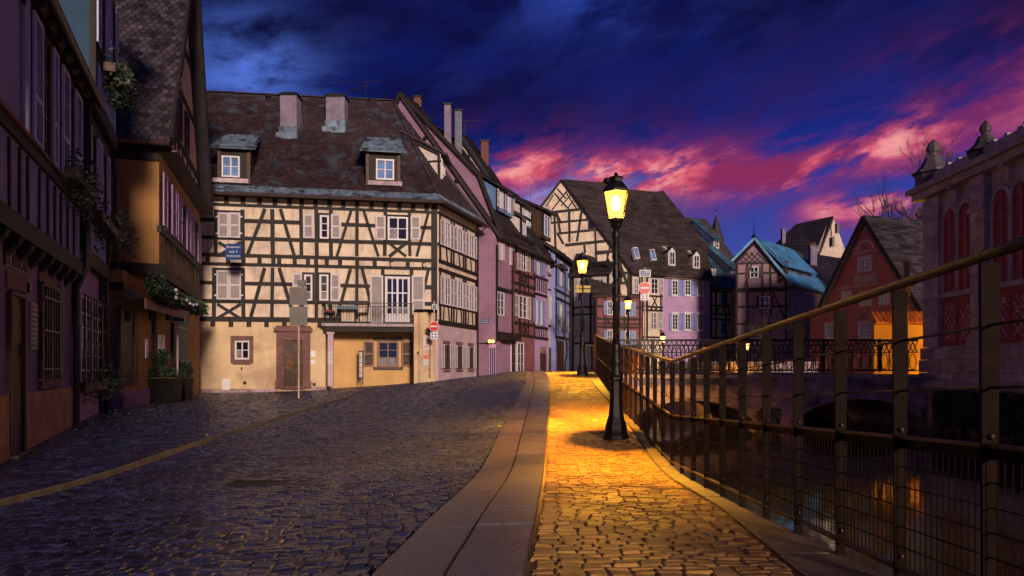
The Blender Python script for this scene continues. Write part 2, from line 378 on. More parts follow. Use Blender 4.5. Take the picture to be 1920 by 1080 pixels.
def shutter(F_, par, s0, s1, z0, z1, m=None, mp=None, d=.055, mid=2, rough=True):
    if s1 < s0: s0, s1 = s1, s0
    w_ = s1 - s0; st = min(.07, w_ * .2); mb = MB()
    F_.box(mb, s0, s0 + st, z0, z1, d, d + .035); F_.box(mb, s1 - st, s1, z0, z1, d, d + .035)
    ks = [0, .5, 1] if z1 - z0 < 1.6 else [0, .36, 1]
    for k in ks:
        zc = z0 + (z1 - z0 - st) * k; F_.box(mb, s0 + st, s1 - st, zc, zc + st, d, d + .033)
    so = mb.build('shutter', m or m_shut, par)
    lb = MB(); F_.box(lb, s0 + st, s1 - st, z0 + st, z1 - st, d + .004, d + .010)
    n = max(4, int((z1 - z0) / .075))
    for i in range(n):
        z = z0 + st + (z1 - z0 - 2 * st) * (i + .2) / n
        lb.hexa([F_.p(s0 + st, z, d + .026), F_.p(s1 - st, z, d + .026), F_.p(s1 - st, z + .01, d + .01), F_.p(s0 + st, z + .01, d + .01),
                 F_.p(s0 + st, z + .012, d + .028), F_.p(s1 - st, z + .012, d + .028), F_.p(s1 - st, z + .045, d + .012), F_.p(s0 + st, z + .045, d + .012)])
    lb.build('louvre_panel', mp or m_shutp, so)
    return so
def wpx(F_, par, x0, y0, x1, y1, sh=(), **k):
    """window from its pixel box in the photograph; sh = shutter pixel boxes"""
    xm = (x0 + x1) / 2
    S = []
    for (a, b, c, e) in sh:
        m_ = (a + c) / 2; S.append((F_.S(a), F_.S(c), F_.ZY(m_, e), F_.ZY(m_, b)))
    return window(F_, par, F_.S(x0), F_.S(x1), F_.ZY(xm, y1), F_.ZY(xm, y0), shut=S, **k)
def shpx(F_, par, x0, y0, x1, y1, **k):
    xm = (x0 + x1) / 2; return shutter(F_, par, F_.S(x0), F_.S(x1), F_.ZY(xm, y1), F_.ZY(xm, y0), **k)
def boxpx(F_, mb, x0, y0, x1, y1, d0, d1):
    xm = (x0 + x1) / 2; return F_.box(mb, F_.S(x0), F_.S(x1), F_.ZY(xm, y1), F_.ZY(xm, y0), d0, d1)

# roofs --------------------------------------------------------------
def inpoly(x, y, P):
    c = False; j = len(P) - 1
    for i in range(len(P)):
        if (P[i][1] > y) != (P[j][1] > y) and x < (P[j][0] - P[i][0]) * (y - P[i][1]) / (P[j][1] - P[i][1]) + P[i][0]: c = not c
        j = i
    return c
class Slope:
    """plane of a roof: eave from E0 to E1 (3d), and a third point up the slope"""
    def __init__(s, E0, E1, T):
        s.O = Vector(E0); s.u = (Vector(E1) - s.O).normalized(); t = Vector(T) - s.O; s.v = (t - s.u * t.dot(s.u)).normalized(); s.n = s.u.cross(s.v)
        if s.n.z < 0: s.n = -s.n
    def uv(s, p): d = Vector(p) - s.O; return (d.dot(s.u), d.dot(s.v))
    def p(s, a, b, h=0): return s.O + s.u * a + s.v * b + s.n * h
def roof_slab(par, pts, m, th=.14, name='roof'):
    P = [Vector(p) for p in pts]; n = (P[1] - P[0]).cross(P[2] - P[0]).normalized()
    if n.z < 0: n = -n
    return MB().prism(P, -n * th).build(name, m, par)
def courses(par, sl, pts, m, step=.16, lift=.055, seg=.7, name='tile_courses'):
    """overlapping tile courses for far roofs: one row of thin tilted strips per course, cut to the outline"""
    P = [sl.uv(p) for p in pts]; t0 = min(p[1] for p in P); t1 = max(p[1] for p in P); mb = MB(); t = t0
    def span(t):
        xs = []
        for i in range(len(P)):
            a, b = P[i], P[(i + 1) % len(P)]
            if (a[1] - t) * (b[1] - t) <= 0 and a[1] != b[1]: xs.append(a[0] + (b[0] - a[0]) * (t - a[1]) / (b[1] - a[1]))
        return (min(xs), max(xs)) if len(xs) > 1 else None
    while t < t1 - .02:
        s0 = span(t + .005); s1 = span(min(t + step, t1 - .003))
        if s0 and s1:
            n = max(1, int((s0[1] - s0[0]) / seg))
            for k in range(n):
                a0 = s0[0] + (s0[1] - s0[0]) * k / n; a1 = s0[0] + (s0[1] - s0[0]) * (k + 1) / n - .004
                b0 = s1[0] + (s1[1] - s1[0]) * k / n; b1 = s1[0] + (s1[1] - s1[0]) * (k + 1) / n - .004
                j = R.uniform(-.006, .01)
                q = [sl.p(a0, t, lift + j), sl.p(a1, t, lift + j), sl.p(b1, t + step, .012), sl.p(b0, t + step, .012), sl.p(a0, t + .002, 0), sl.p(a1, t + .002, 0)]
                mb.add(q, [(0, 1, 2, 3), (4, 5, 1, 0)])
        t += step
    o = mb.build(name, m, par); o['kind'] = 'stuff'; return o
TILE_ME = {}
def tiles(par, sl, pts, m, w=.18, h=.16, name='roof_tile', parts=0, focus=None, sag=0.0, m2=None, m2f=None, mult=1.0):
    """rounded flat tiles laid one by one; the largest as objects, the rest joined"""
    P = [sl.uv(p) for p in pts]; a0 = min(p[0] for p in P); a1 = max(p[0] for p in P); b0 = min(p[1] for p in P); b1 = max(p[1] for p in P)
    L = []
    r = 0; t = b0
    while t < b1:
        x = a0 + (w / 2 if r % 2 else 0)
        while x < a1 + w / 2:
            if inpoly(x, t + h * .3, P): L.append((x, t, r))
            x += w
        t += h; r += 1
    if focus is not None: L.sort(key=lambda q: focus(sl.p(q[0], q[1])))
    def one(x, t):
        j = R.uniform(-.004, .004); tw = R.uniform(-.007, .007); hh = w / 2 - .008; th = .03
        out = [(-hh, h * .45), (-hh * .93, h * .12), (-hh * .55, -h * .12), (0, -h * .22), (hh * .55, -h * .12), (hh * .93, h * .12), (hh, h * .45)]
        ln = h * 1.25
        top = [sl.p(x + a, t + b, .050 + (.0 if b < h * .45 else -.004) + j + tw * a / hh) for a, b in out] + [sl.p(x + hh, t + ln, .016), sl.p(x - hh, t + ln, .016)]
        bot = [sl.p(x + a, t + b, .050 - th + j + tw * a / hh) for a, b in out]
        vs = top + bot
        fs = [tuple(range(9))] + [(9 + i, 9 + i + 1, i + 1, i) for i in range(6)]
        return vs, fs
    big = {}; 
    for i, (x, t, r) in enumerate(L):
        vs, fs = one(x, t)
        mm = m2 if (m2 and m2f(sl.p(x, t))) else m
        if i < parts: MB().add(vs, fs).build(name, mm, par)
        else: big.setdefault(mm.name, MB()).add(vs, fs)
    for k, mb in big.items():
        o = mb.build('roof_tiles', MATS[k], par); o['kind'] = 'stuff'
    return len(L)
# ================================================================== ground
PY = [-12, 0, 2.25, 5.0, 7.2, 8.3, 9.9, 12.5, 17, 21.0, 24, 30, 36, 50]
PZ = [.45, .42, .33, .15, .03, .05, .24, .42, .74, 1.02, 1.07, 1.0, .90, .80]
QY = [-12, 3, 6, 9, 13, 16.5, 22, 28.5, 36, 50]
QZ = [-.2, -.18, -.14, -.08, .05, .13, .12, .14, .4, .75]
def gz(x, y):
    P = sum(np.interp(np.asarray(y) + d, PY, PZ) for d in (-.5, 0, .5)) / 3
    Q = sum(np.interp(np.asarray(y) + d, QY, QZ) for d in (-1, 0, 1)) / 3
    t = np.clip((np.asarray(x) + 12) / 12, 0, 1) ** 2
    return Q + (P - Q) * t
def G(px, py):
    r = (px - 960) / F; Y = .8
    while Y < 60:
        if EYE + (690 - py) / F * Y < float(gz(r * Y, Y)): return (r * Y, Y)
        Y += .02
    return (r * Y, Y)
def line_x(pix, y0=-8):
    P = sorted([G(*p) for p in pix], key=lambda q: q[1])
    # extend towards the camera with the first slope
    s = (P[1][0] - P[0][0]) / (P[1][1] - P[0][1])
    P = [(P[0][0] + s * (y0 - P[0][1]) * .5, y0)] + P + [(P[-1][0] + .3, 34)]
    return [p[1] for p in P], [p[0] for p in P]
KL = line_x([(697, 1080), (800, 979), (896, 887), (961, 769), (985, 718)])
KM = line_x([(838, 1080), (902, 975), (965, 867), (983, 798), (1002, 722)])
KR = line_x([(986, 1080), (1008, 972), (1022, 870), (1028, 780), (1031, 718)])
PE = line_x([(1497, 1080), (1350, 955), (1199, 828), (1148, 762), (1108, 715)])
kl = lambda y: np.interp(y, *KL); km = lambda y: np.interp(y, *KM); kr = lambda y: np.interp(y, *KR); pe = lambda y: np.interp(y, *PE)
TKp = [G(0, 948), G(300, 858), G(625, 755)]   # thin kerb line on the left
RY = [-6, 2.245, 7.94, 12.5, 21.5]; RX = [1.453 - .052 * 6, 1.57, 1.866, 2.0, 2.62]
rx = lambda y: np.interp(y, RY, RX)
edge = lambda y: rx(y) + .02       # outer edge of the quay coping

def sheet(name, xs_fn, ys, nx, m, dz=0.0, parent=None):
    vs = []; fs = []
    for y in ys:
        a, b = xs_fn(y)
        for k in range(nx + 1):
            x = a + (b - a) * k / nx; vs.append((x, y, float(gz(x, y)) + dz))
    for i in range(len(ys) - 1):
        for k in range(nx): fs.append((i * (nx + 1) + k, i * (nx + 1) + k + 1, (i + 1) * (nx + 1) + k + 1, (i + 1) * (nx + 1) + k))
    mb = MB(); mb.add(vs, fs); return mb
ys = list(np.linspace(-12, 44, 113))
street = struct(sheet('street', lambda y: (-34, float(edge(y)) if y < 21.5 else 3.0 + (y - 21.5) * .28), ys, 48, m_joint, -.035).build('street', m_joint, smooth=True))
mb = MB(); H_ = 900
for (x0, x1, y0, y1, z) in ((-H_, H_, 44, H_, .70), (-H_, -34, -12, 44, .1), (-H_, 1.5, -H_, -12, -.1), (14.1, H_, -H_, 44, .72)):
    mb.quad((x0, y0, z), (x1, y0, z), (x1, y1, z), (x0, y1, z))
struct(mb.build('ground', m_land))
mb = MB().quad((-1, -300, -.75), (40, -300, -.75), (40, 60, -.75), (-1, 60, -.75)); struct(mb.build('canal_water', m_water))
# quay walls
mb = MB(); yy = list(np.linspace(-12, 21.9, 50))
for a, b in zip(yy[:-1], yy[1:]):
    xa, xb = float(edge(a)), float(edge(b)); za, zb = float(gz(xa, a)) - .02, float(gz(xb, b)) - .02
    mb.hexa([(xa - .5, a, -1.5), (xa, a, -1.5), (xb, b, -1.5), (xb - .5, b, -1.5), (xa - .5, a, za - .1), (xa, a, za - .1), (xb, b, zb - .1), (xb - .5, b, zb - .1)])
mb.plan([(3.0, 27), (3.5, 27), (9.3, 44), (8.8, 44)], -1.5, .75)
struct(mb.build('quay_wall', m_quay))

# setts ---------------------------------------------------------------
def setts(name, xr, y0, y1, wx, wy, m, parent, nparts, h=.012, dz=0.0, vis=True, wob=.35, tilt=.0045, jt=.005):
    """rows of bevelled stones following the ground; nearest as objects, others joined"""
    big_v = []; big_f = []; cnt = 0; y = y0; n = 0; row = 0
    while y < y1:
        d = wy * R.uniform(.88, 1.12) * (1 + max(0, (y - 14)) * .01); a, b = xr(y); 
        if vis: a = max(a, -.80 * y - .8); b = min(b, .80 * y + .8)
        x = a + R.uniform(0, wx * .3)
        while x < b - wx * .3:
            wd = min(wx * R.uniform(.78, 1.25), b - x)
            if wd < wx * .3: break
            cx, cyy = x + wd / 2, y + d / 2 + math.sin(x * 1.3 + row * .05) * .02
            hw, hd = wd / 2 - jt, d / 2 - jt; ang = R.uniform(-8 * jt, 8 * jt); bev = .008
            ca, sa = math.cos(ang), math.sin(ang); tx, ty = R.uniform(-tilt, tilt), R.uniform(-tilt, tilt); hz = h + R.uniform(-.005, .006)
            vs = []
            for (q, zz) in ((0.0, -.05), (0.0, -.010), (bev, 0.0)):
                for sx, sy in ((-1, -1), (1, -1), (1, 1), (-1, 1)):
                    lx, ly = sx * (hw - q), sy * (hd - q); X = cx + lx * ca - ly * sa; Y = cyy + lx * sa + ly * ca
                    vs.append((X, Y, zz + hz + dz + sx * tx + sy * ty))
            fs = [(0, 1, 5, 4), (1, 2, 6, 5), (2, 3, 7, 6), (3, 0, 4, 7), (4, 5, 9, 8), (5, 6, 10, 9), (6, 7, 11, 10), (7, 4, 8, 11), (8, 9, 10, 11)]
            inview = abs(cx) < .78 * cyy and cyy > 2.45
            if inview and n < nparts:
                A = np.array(vs); A[:, 2] += gz(A[:, 0], A[:, 1]); mbx = MB(); mbx.add(A.tolist(), fs); mbx.build(name, m, parent); n += 1
            else:
                o = len(big_v); big_v.extend(vs); big_f.extend([tuple(i + o for i in f) for f in fs])
            x += wd
        y += d; row += 1
    A = np.array(big_v); A[:, 2] += gz(A[:, 0], A[:, 1])
    mbx = MB(); mbx.v = A.tolist(); mbx.f = big_f; o = mbx.build(name + 's', m, parent); o['kind'] = 'stuff'
    return len(big_f) // 9
def tk(y): return np.interp(y, [-6, TKp[0][1], TKp[1][1], TKp[2][1]], [TKp[0][0] + .3, TKp[0][0], TKp[1][0], TKp[2][0]])
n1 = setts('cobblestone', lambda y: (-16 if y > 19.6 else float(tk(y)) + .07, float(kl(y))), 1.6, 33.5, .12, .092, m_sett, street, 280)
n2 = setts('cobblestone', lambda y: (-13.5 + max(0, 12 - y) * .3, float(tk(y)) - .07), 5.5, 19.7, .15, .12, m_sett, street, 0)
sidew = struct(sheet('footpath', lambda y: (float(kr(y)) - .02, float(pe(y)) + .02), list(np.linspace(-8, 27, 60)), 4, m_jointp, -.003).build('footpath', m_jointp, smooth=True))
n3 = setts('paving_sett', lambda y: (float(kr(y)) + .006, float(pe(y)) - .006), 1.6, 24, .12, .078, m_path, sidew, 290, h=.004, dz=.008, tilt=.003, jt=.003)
print('setts', n1, n2, n3)
# granite band slabs
kb = sroot('granite_kerb_band')
def slabs(fa, fb, y0, y1, ln, gap, m, parent, name, dz, z0=-.06, grow=1.0):
    y = y0
    while y < y1:
        l = ln * R.uniform(.9, 1.1); nseg = 3; vs = []; j = R.uniform(-.003, .004)
        for i in range(nseg + 1):
            yy_ = y + gap + (l - 2 * gap) * i / nseg; a, b = float(fa(yy_)) + gap, float(fb(yy_)) - gap
            for x, dd in ((a, z0), (a, dz - .008), (a + .008, dz), (b - .008, dz), (b, dz - .008), (b, z0)): vs.append((x, yy_, float(gz(x, yy_)) + dd + j))
        fs = [(i * 6 + k, i * 6 + k + 1, (i + 1) * 6 + k + 1, (i + 1) * 6 + k) for i in range(nseg) for k in range(5)]
        fs += [tuple(range(6)), tuple(nseg * 6 + k for k in range(5, -1, -1))]
        MB().add(vs, [f[::-1] for f in fs]).build(name, m, parent); y += l
slabs(kl, km, 1.2, 24, .62, .008, m_granite, kb, 'stone_slab', .022)
slabs(km, kr, 1.5, 24, .70, .008, m_granite, kb, 'stone_slab', .034)
cp = sroot('quay_coping')
slabs(lambda y: pe(y) + .004, edge, 1.2, 21.8, 1.1, .006, m_coping, cp, 'coping_stone', .02, -.12)
# thin raised kerb on the left
tkb = sroot('road_kerb')
slabs(lambda y: tk(y) - .024, lambda y: tk(y) + .024, 3.5, TKp[2][1], 1.0, .006, m_coping, tkb, 'kerb_stone', .055, -.08)

# drain grate in the road
gx0, gy0 = G(440, 910); gx1, gy1 = G(600, 904)
gr = thing('drain_grate', 'long dark slotted drain grate sunk in the cobbled road', 'drain', (gx0, gy0, float(gz(gx0, gy0))))
mb = MB(); zz = float(gz(gx0, gy0)) + .02
mb.box(gx0 - .05, gx1 + .05, gy0 - .13, gy0 - .11, zz, zz + .015); mb.box(gx0 - .05, gx1 + .05, gy0 + .11, gy0 + .13, zz, zz + .015)
mb.box(gx0 - .05, gx0 - .03, gy0 - .11, gy0 + .11, zz, zz + .014); mb.box(gx1 + .03, gx1 + .05, gy0 - .11, gy0 + .11, zz, zz + .014); mb.build('grate_frame', m_iron, gr)
mb = MB(); x = gx0 - .02
while x < gx1 + .02: mb.box(x, x + .012, gy0 - .11, gy0 + .11, zz, zz + .012); x += .035
o = mb.build('grate_bars', m_iron, gr); o['kind'] = 'stuff'

# ================================================================== railing
rail = thing('quay_railing', 'long rusty iron railing with handrail and wire mesh panels beside the canal', 'railing', (1.57, 2.245, float(gz(1.57, 2.245))))
PYs = [2.245 + .57 * k for k in range(-7, 11)] + [7.945 + .565 * k for k in range(1, 25)]
def rp(y, h): return Vector((float(rx(y)), y, rz(y) + h))
def rz(y): return float(np.interp(y, [-12, 2.245, 7.945, 12.5, 21.5, 30], [1.05, .385, .09, .41, 1.04, 1.04]))
HT = 1.19
for y in PYs:
    dY = .02; t = (rp(y + dY, 0) - rp(y - dY, 0)); t = Vector((t.x, t.y, 0)).normalized(); nrm = Vector((-t.y, t.x, 0)) * -1
    if y < 1.2: continue
    b = rp(y, -.13); 
    # tapered flat plate set across the rail with a thin flange
    def P(o, a, z): return b + nrm * o + t * a + Vector((0, 0, z))
    mb = MB()
    mb.hexa([P(-.022, -.006, 0), P(.022, -.006, 0), P(.022, .006, 0), P(-.022, .006, 0), P(-.030, -.006, HT + .10), P(.030, -.006, HT + .10), P(.030, .006, HT + .10), P(-.030, .006, HT + .10)])
    mb.hexa([P(-.006, .0065, .0), P(.006, .0065, .0), P(.006, .028, .0), P(-.006, .028, .0), P(-.006, .0065, HT + .10), P(.006, .0065, HT + .10), P(.006, .05, HT + .10), P(-.006, .05, HT + .10)])
    mb.box(b.x - .045, b.x + .045, b.y - .04, b.y + .04, b.z + .01, b.z + .028)
    po = mb.build('post', m_rail, rail)
    MB().sphere(P(.0, -.012, .72), .011, 6, 4).build('bolt', m_hand, po); MB().sphere(P(.0, -.012, .20), .011, 6, 4).build('bolt', m_hand, po)
def run(h, w, hh, name, m, tube=None, y0=1.4):
    P = [rp(y, h) for y in [y0, 2.245, 3.4, 5, 6.5, 7.945, 9.5, 11, 12.5, 14.5, 17, 19, 21.5]]
    mb = MB()
    if tube: mb.tube(P, tube, 8)
    else:
        for a, b in zip(P[:-1], P[1:]): mb.bar(a, b + (b - a).normalized() * .002, w, hh)
    return mb.build(name, m, rail, smooth=bool(tube))
run(HT, 0, 0, 'handrail', m_hand, tube=.020)
run(HT - .235, 0, 0, 'wire_rope', m_hand, tube=.0055); run(HT - .44, 0, 0, 'wire_rope', m_hand, tube=.0055)
run(.56, .035, .012, 'middle_rail', m_hand); run(.535, .012, .04, 'middle_rail_web', m_rail); run(.02, .04, .016, 'bottom_rail', m_hand)
pys = [y for y in PYs if y > 1.2]
for a, b in zip(pys[:-1], pys[1:]):
    mb = MB(); n = 15 if a < 13 else 9
    for k in range(1, n):
        y = a + (b - a) * k / n; p = rp(y, .03); q = rp(y, .52); r_ = .0022
        mb.add([(p.x - r_, p.y, p.z), (p.x + r_, p.y - r_, p.z), (p.x, p.y + r_, p.z), (q.x - r_, q.y, q.z), (q.x + r_, q.y - r_, q.z), (q.x, q.y + r_, q.z)], [(0, 1, 4, 3), (1, 2, 5, 4), (2, 0, 3, 5)])
    for k in range(1, 6):
        p = rp(a + .01, .03 + .49 * k / 6); q = rp(b - .01, .03 + .49 * k / 6); mb.bar(p, q, .0045)
    o = mb.build('mesh_panel', m_rail, rail)
    o['kind'] = 'stuff'

# ================================================================== street lamps
def street_lamp(label, x, y, z, h=3.72, power=LAMP_W, rot=.3, pt_w=None, group='glowing cast iron lantern posts'):
    k = h / 3.72; t = thing('street_lamp', label, 'street lamp', (x, y, z), group)
    S = lambda pr: [(r * k, zz * k) for r, zz in pr]
    MB().lathe(S([(.185, 0), (.185, .05), (.16, .09), (.165, .13), (.155, .19), (.115, .30), (.098, .44), (.088, .60), (.085, .80), (.105, .82), (.105, .86)]), (0, 0, 0), 8, rot).build('base', m_iron, t, local=True)
    MB().lathe(S([(.088, .86), (.092, .90), (.066, .95), (.062, 1.02), (.078, 1.05), (.078, 1.09), (.058, 1.14), (.055, 1.22), (.066, 1.25), (.060, 1.30), (.052, 1.34)]), (0, 0, 0), 16).build('collar', m_iron, t, smooth=True, local=True)
    sh = MB().lathe(S([(.046, 1.34), (.046, 1.9), (.058, 1.92), (.058, 1.95), (.044, 1.97), (.040, 2.78), (.055, 2.80), (.060, 2.86), (.042, 2.90), (.034, 2.95)]), (0, 0, 0), 14).build('shaft', m_iron, t, smooth=True, local=True)
    mb = MB()
    for ph in (0, math.pi):
        mb.tube([(math.cos(ph + i * .42) * .047 * k, math.sin(ph + i * .42) * .047 * k, (1.36 + i * .032) * k) for i in range(44)], .009 * k, 5)
    mb.build('spiral_vine', m_iron, sh, smooth=True, local=True)
    # flange arms under the lantern
    mb = MB()
    for i in range(4):
        a = rot + i * math.pi / 2; mb.tube([(math.cos(a) * r * k, math.sin(a) * r * k, zz * k) for r, zz in ((.03, 2.93), (.075, 2.96), (.085, 3.01), (.10, 3.05))], .009 * k, 6)
    mb.lathe(S([(.05, 2.94), (.085, 2.97), (.06, 3.0), (.105, 3.04), (.105, 3.06)]), (0, 0, 0), 12); mb.build('lantern_cradle', m_iron, t, local=True)
    fr = MB(); N = 6; zb, zt = 3.06, 3.44; rb, rt = .105, .185
    pt = lambda i, r, zz: Vector((math.cos(rot + i * 2 * math.pi / N) * r * k, math.sin(rot + i * 2 * math.pi / N) * r * k, zz * k))
    for i in range(N):
        fr.bar(pt(i, rb, zb), pt(i, rt, zt), .012 * k); fr.bar(pt(i, rb, zb), pt(i + 1, rb, zb), .014 * k); fr.bar(pt(i, rt, zt), pt(i + 1, rt, zt), .018 * k)
    fo = fr.build('lantern_frame', m_iron, t, local=True)
    for i in range(N):
        a, b, c, d = pt(i, rb - .004, zb + .006), pt(i + 1, rb - .004, zb + .006), pt(i + 1, rt - .006, zt - .006), pt(i, rt - .006, zt - .006)
        gq = MB().quad(a, b, c, d).build('glass_pane', m_lit, fo, local=True); gq.visible_shadow = True
    MB().lathe(S([(.205, 3.44), (.205, 3.46), (.17, 3.50), (.12, 3.56), (.10, 3.58), (.10, 3.63), (.115, 3.645), (.07, 3.66)]), (0, 0, 0), 6, rot).build('cap', m_iron, t, local=True)
    MB().lathe(S([(.05, 3.655), (.02, 3.67), (.035, 3.69), (.012, 3.72)]), (0, 0, 0), 8).build('finial', m_iron, t, local=True)
    MB().lathe(S([(.012, 3.18), (.05, 3.22), (.06, 3.28), (.045, 3.36), (.015, 3.40)]), (0, 0, 0), 10).build('bulb', m_bulb, t, smooth=True, local=True)
    for typ, en in (('SPOT', power), ('POINT', pt_w or LAMP_P * power / LAMP_W)):     # the lantern's cap throws most light downwards
        ld = bpy.data.lights.new('lantern_light', typ); ld.energy = en; ld.color = LAMP_COL; ld.shadow_soft_size = .07
        if typ == 'SPOT': ld.spot_size = math.radians(128); ld.spot_blend = 1.0
        lo = bpy.data.objects.new('lantern_light', ld); COL.objects.link(lo); lo.parent = t; lo.location = (0, 0, 3.27 * k)
    return t
lx, ly = (1155 - 960) / F * 9.55, 9.55
lamp1 = street_lamp('tallest, nearest glowing lantern post standing on the footpath by the railing', lx, ly, float(gz(lx, ly)) + .02)
MB().sphere((-.13, 0, 3.60), .05, 8, 6).add([(-.14, -.01, 3.54), (-.12, -.01, 3.54), (-.09, .01, 3.54), (-.09, -.01, 3.50)], [(0, 1, 2, 3)]).build('light_sensor', m_iron, lamp1, local=True)
lx, ly = (1092 - 960) / F * 20.2, 20.2
street_lamp('glowing lantern post at the end of the footpath with two sign plates on its shaft', lx, ly, float(gz(lx, ly)) + .02, 3.66)
dsg = thing('direction_sign', 'pair of small lit direction plates clamped on the second lantern post', 'sign', (lx, ly, 1.2))
for s0, s1 in ((1079, 1091), (1094, 1107)):
    for z0, z1 in ((536, 541), (543, 549)):
        a, b = (s0 - 960) / F * 20.15, (s1 - 960) / F * 20.15
        MB().box(a, b, ly - .075, ly - .055, EYE + (690 - z1) / F * ly, EYE + (690 - z0) / F * ly).build('plate', m_signy, dsg)
street_lamp('small lantern post across the bridge left of the tall no entry sign', (1178 - 960) / F * 33, 33, .75, 4.0, LAMP_W)
street_lamp('small low lantern post in front of the lilac house', (1243 - 960) / F * 44, 44, -.45, 4.0, LAMP_W)
street_lamp('lantern post half hidden behind the bridge parapet, left of the bare shrubs', (1400 - 960) / F * 42, 42, -.9, 3.9, LAMP_W * .6)
street_lamp('lantern post hidden behind the parapet and lighting the ochre wall', 17.9, 26.0, .72, 3.0, LAMP_W * .5, pt_w=2600)
# ================================================================== big half-timbered house
A0, B0 = (-13.9, 28.36), (-3.245, 30.1)
FM = Fac(A0, B0)
C0 = (-1.81, 34.6); FR = Fac(B0, C0)
hm = thing('half_timbered_house', 'big cream half-timbered house with steep tiled roof, two dormers and two chimneys', 'house', (-8.5, 29.2, .1))
zf = lambda py: FM.ZY(600, py)      # level of a line read at pixel column 600
ZE = zf(368)
mb = MB(); mb.plan([A0, B0, C0, (-6.2, 38.2), (-15.2, 37.0)], zf(602), ZE); mb.build('wall', m_cream, hm)
mb = MB(); mb.plan([A0, (FM.p(FM.S(610), 0).x, FM.p(FM.S(610), 0).y), (FM.p(FM.S(610), 0, -.9).x, FM.p(FM.S(610), 0, -.9).y), (-13.9, 30)], -.3, zf(602) - .002); mb.build('ground_floor_wall', m_ochre, hm)
q0 = FM.p(FM.S(608), 0, -.9); q1 = FM.p(FM.S(800), 0, -.9)
MB().plan([(q0.x, q0.y), (q1.x, q1.y), (q1.x - .3, q1.y + 3), (q0.x - .3, q0.y + 3)], -.3, zf(606)).build('recessed_wall', m_ochre2, hm)
MB().plan([(B0[0] - .35, B0[1] + .1), (B0[0], B0[1]), C0, (-3.2, 35.5)], -.3, zf(602) - .004).build('side_ground_wall', m_pinkw, hm)
FRc = FM.off(-.9)
# --- timber frame, front
def hb(x0, x1, y, w=.16): # horizontal timber at constant level
    return (FM.S(x0), zf(y), FM.S(x1), zf(y), w)
H = [hb(300, 822, 371.5, .16), hb(300, 822, 390.5, .13), hb(300, 820, 451.5, .14), hb(300, 820, 483, .17), hb(300, 820, 499, .14),
     hb(300, 640, 600, .19), hb(376, 406, 419), hb(455, 565, 419), hb(640, 706, 420), hb(788, 818, 420),
     hb(376, 401, 534), hb(456, 550, 534), hb(638, 698, 535), hb(796, 814, 535), hb(376, 700, 567), hb(796, 818, 567), hb(770, 818, 600)]
beams(FM, hm, H, px=False, d=.04)
V = [(x, y0, x + dx, y1) for x, y0, x2, y1, dx in [(406, 393, 0, 480, -1), (455, 393, 0, 480, 0), (511.5, 393, 0, 480, 0), (565, 393, 0, 480, 0), (594, 393, 0, 480, 0), (620.5, 393, 0, 480, 0), (669, 393, 0, 480, 0), (723, 393, 0, 480, -1), (768, 393, 0, 480, 0),
     (402, 502, 0, 597, 0), (456, 502, 0, 597, 0), (511.5, 502, 0, 597, -1), (566, 569, 0, 597, 0), (593, 502, 0, 597, 0), (620, 569, 0, 597, 0), (669, 502, 0, 597, 0), (718, 502, 0, 597, 0), (771, 502, 0, 597, 0)]]
beams(FM, hm, V, w=.15, d=.045)
beams(FM, hm, [(815, 375, 814, 602)], w=.24, d=.05)
D_ = [(497, 392, 463, 481), (526, 392, 552, 481), (659, 394, 632, 481), (681, 394, 710, 481), (804, 397, 781, 481),
      (496, 502, 470, 597), (524, 502, 553, 597), (658, 504, 632, 597), (680, 504, 703, 597), (803, 506, 783, 597)]
beams(FM, hm, D_, w=.14, d=.035, name='diagonal_brace')
X_ = [(410, 455, 451, 480), (451, 455, 410, 480), (730, 456, 762, 481), (762, 456, 730, 481), (407, 570, 451, 597), (451, 570, 407, 597)]
beams(FM, hm, X_, w=.13, d=.03, name='cross_brace')
for x in (394, 425, 456, 487, 516, 543, 566, 592, 618, 644, 670, 697, 723, 749, 775, 800):       # rafter heads / joist heads
    mb = MB(); FM.box(mb, FM.S(x) - .09, FM.S(x) + .09, zf(388.5), zf(374), -.02, .075); mb.build('joist_end', m_beam, hm)
for x in (390, 428, 457, 487, 513, 524, 553, 578, 593, 613, 638, 670, 703, 734, 765, 795):
    mb = MB(); FM.box(mb, FM.S(x) - .08, FM.S(x) + .08, zf(497), zf(486.5), -.02, .085); mb.build('joist_end', m_beam, hm)
for x in (400, 434, 467.5, 500.5, 534, 568, 600):
    mb = MB(); FM.box(mb, FM.S(x) - .08, FM.S(x) + .08, zf(613), zf(604), -.02, .16); mb.build('joist_end', m_beam, hm)
# --- windows, front
def wt(x0, y0, x1, y1, w=.10):  # dark timber surround
    mb = MB(); xm = (x0 + x1) / 2; a, b = FM.S(x0) - w, FM.S(x1) + w; c, d = FM.ZY(xm, y1) - .07, FM.ZY(xm, y0) + .09
    FM.box(mb, a, a + w, c, d, -.02, .052); FM.box(mb, b - w, b, c, d, -.02, .052); FM.box(mb, a + w, b - w, d - .09, d, -.02, .062); FM.box(mb, a + w, b - w, c, c + .07, -.02, .085); mb.build('window_surround', m_beam, hm)
for (x0, y0, x1, y1) in ((409, 399, 451, 446), (406.5, 507, 452.6, 562)):
    wt(x0, y0, x1, y1); xm = (x0 + x1) / 2
    shpx(FM, hm, x0, y0, xm - .4, y1, d=.03); shpx(FM, hm, xm + .4, y0, x1, y1, d=.03)
    for (xx, yy) in ((x0 - 2, y0 + 8), (x0 - 2, y1 - 8), (x1 + 2, y0 + 8), (x1 + 2, y1 - 8)):
        mb = MB(); FM.box(mb, FM.S(xx) - .04, FM.S(xx) + .04, FM.ZY(xx, yy) - .03, FM.ZY(xx, yy) + .03, .06, .075); mb.build('shutter_hinge', m_frame, hm)
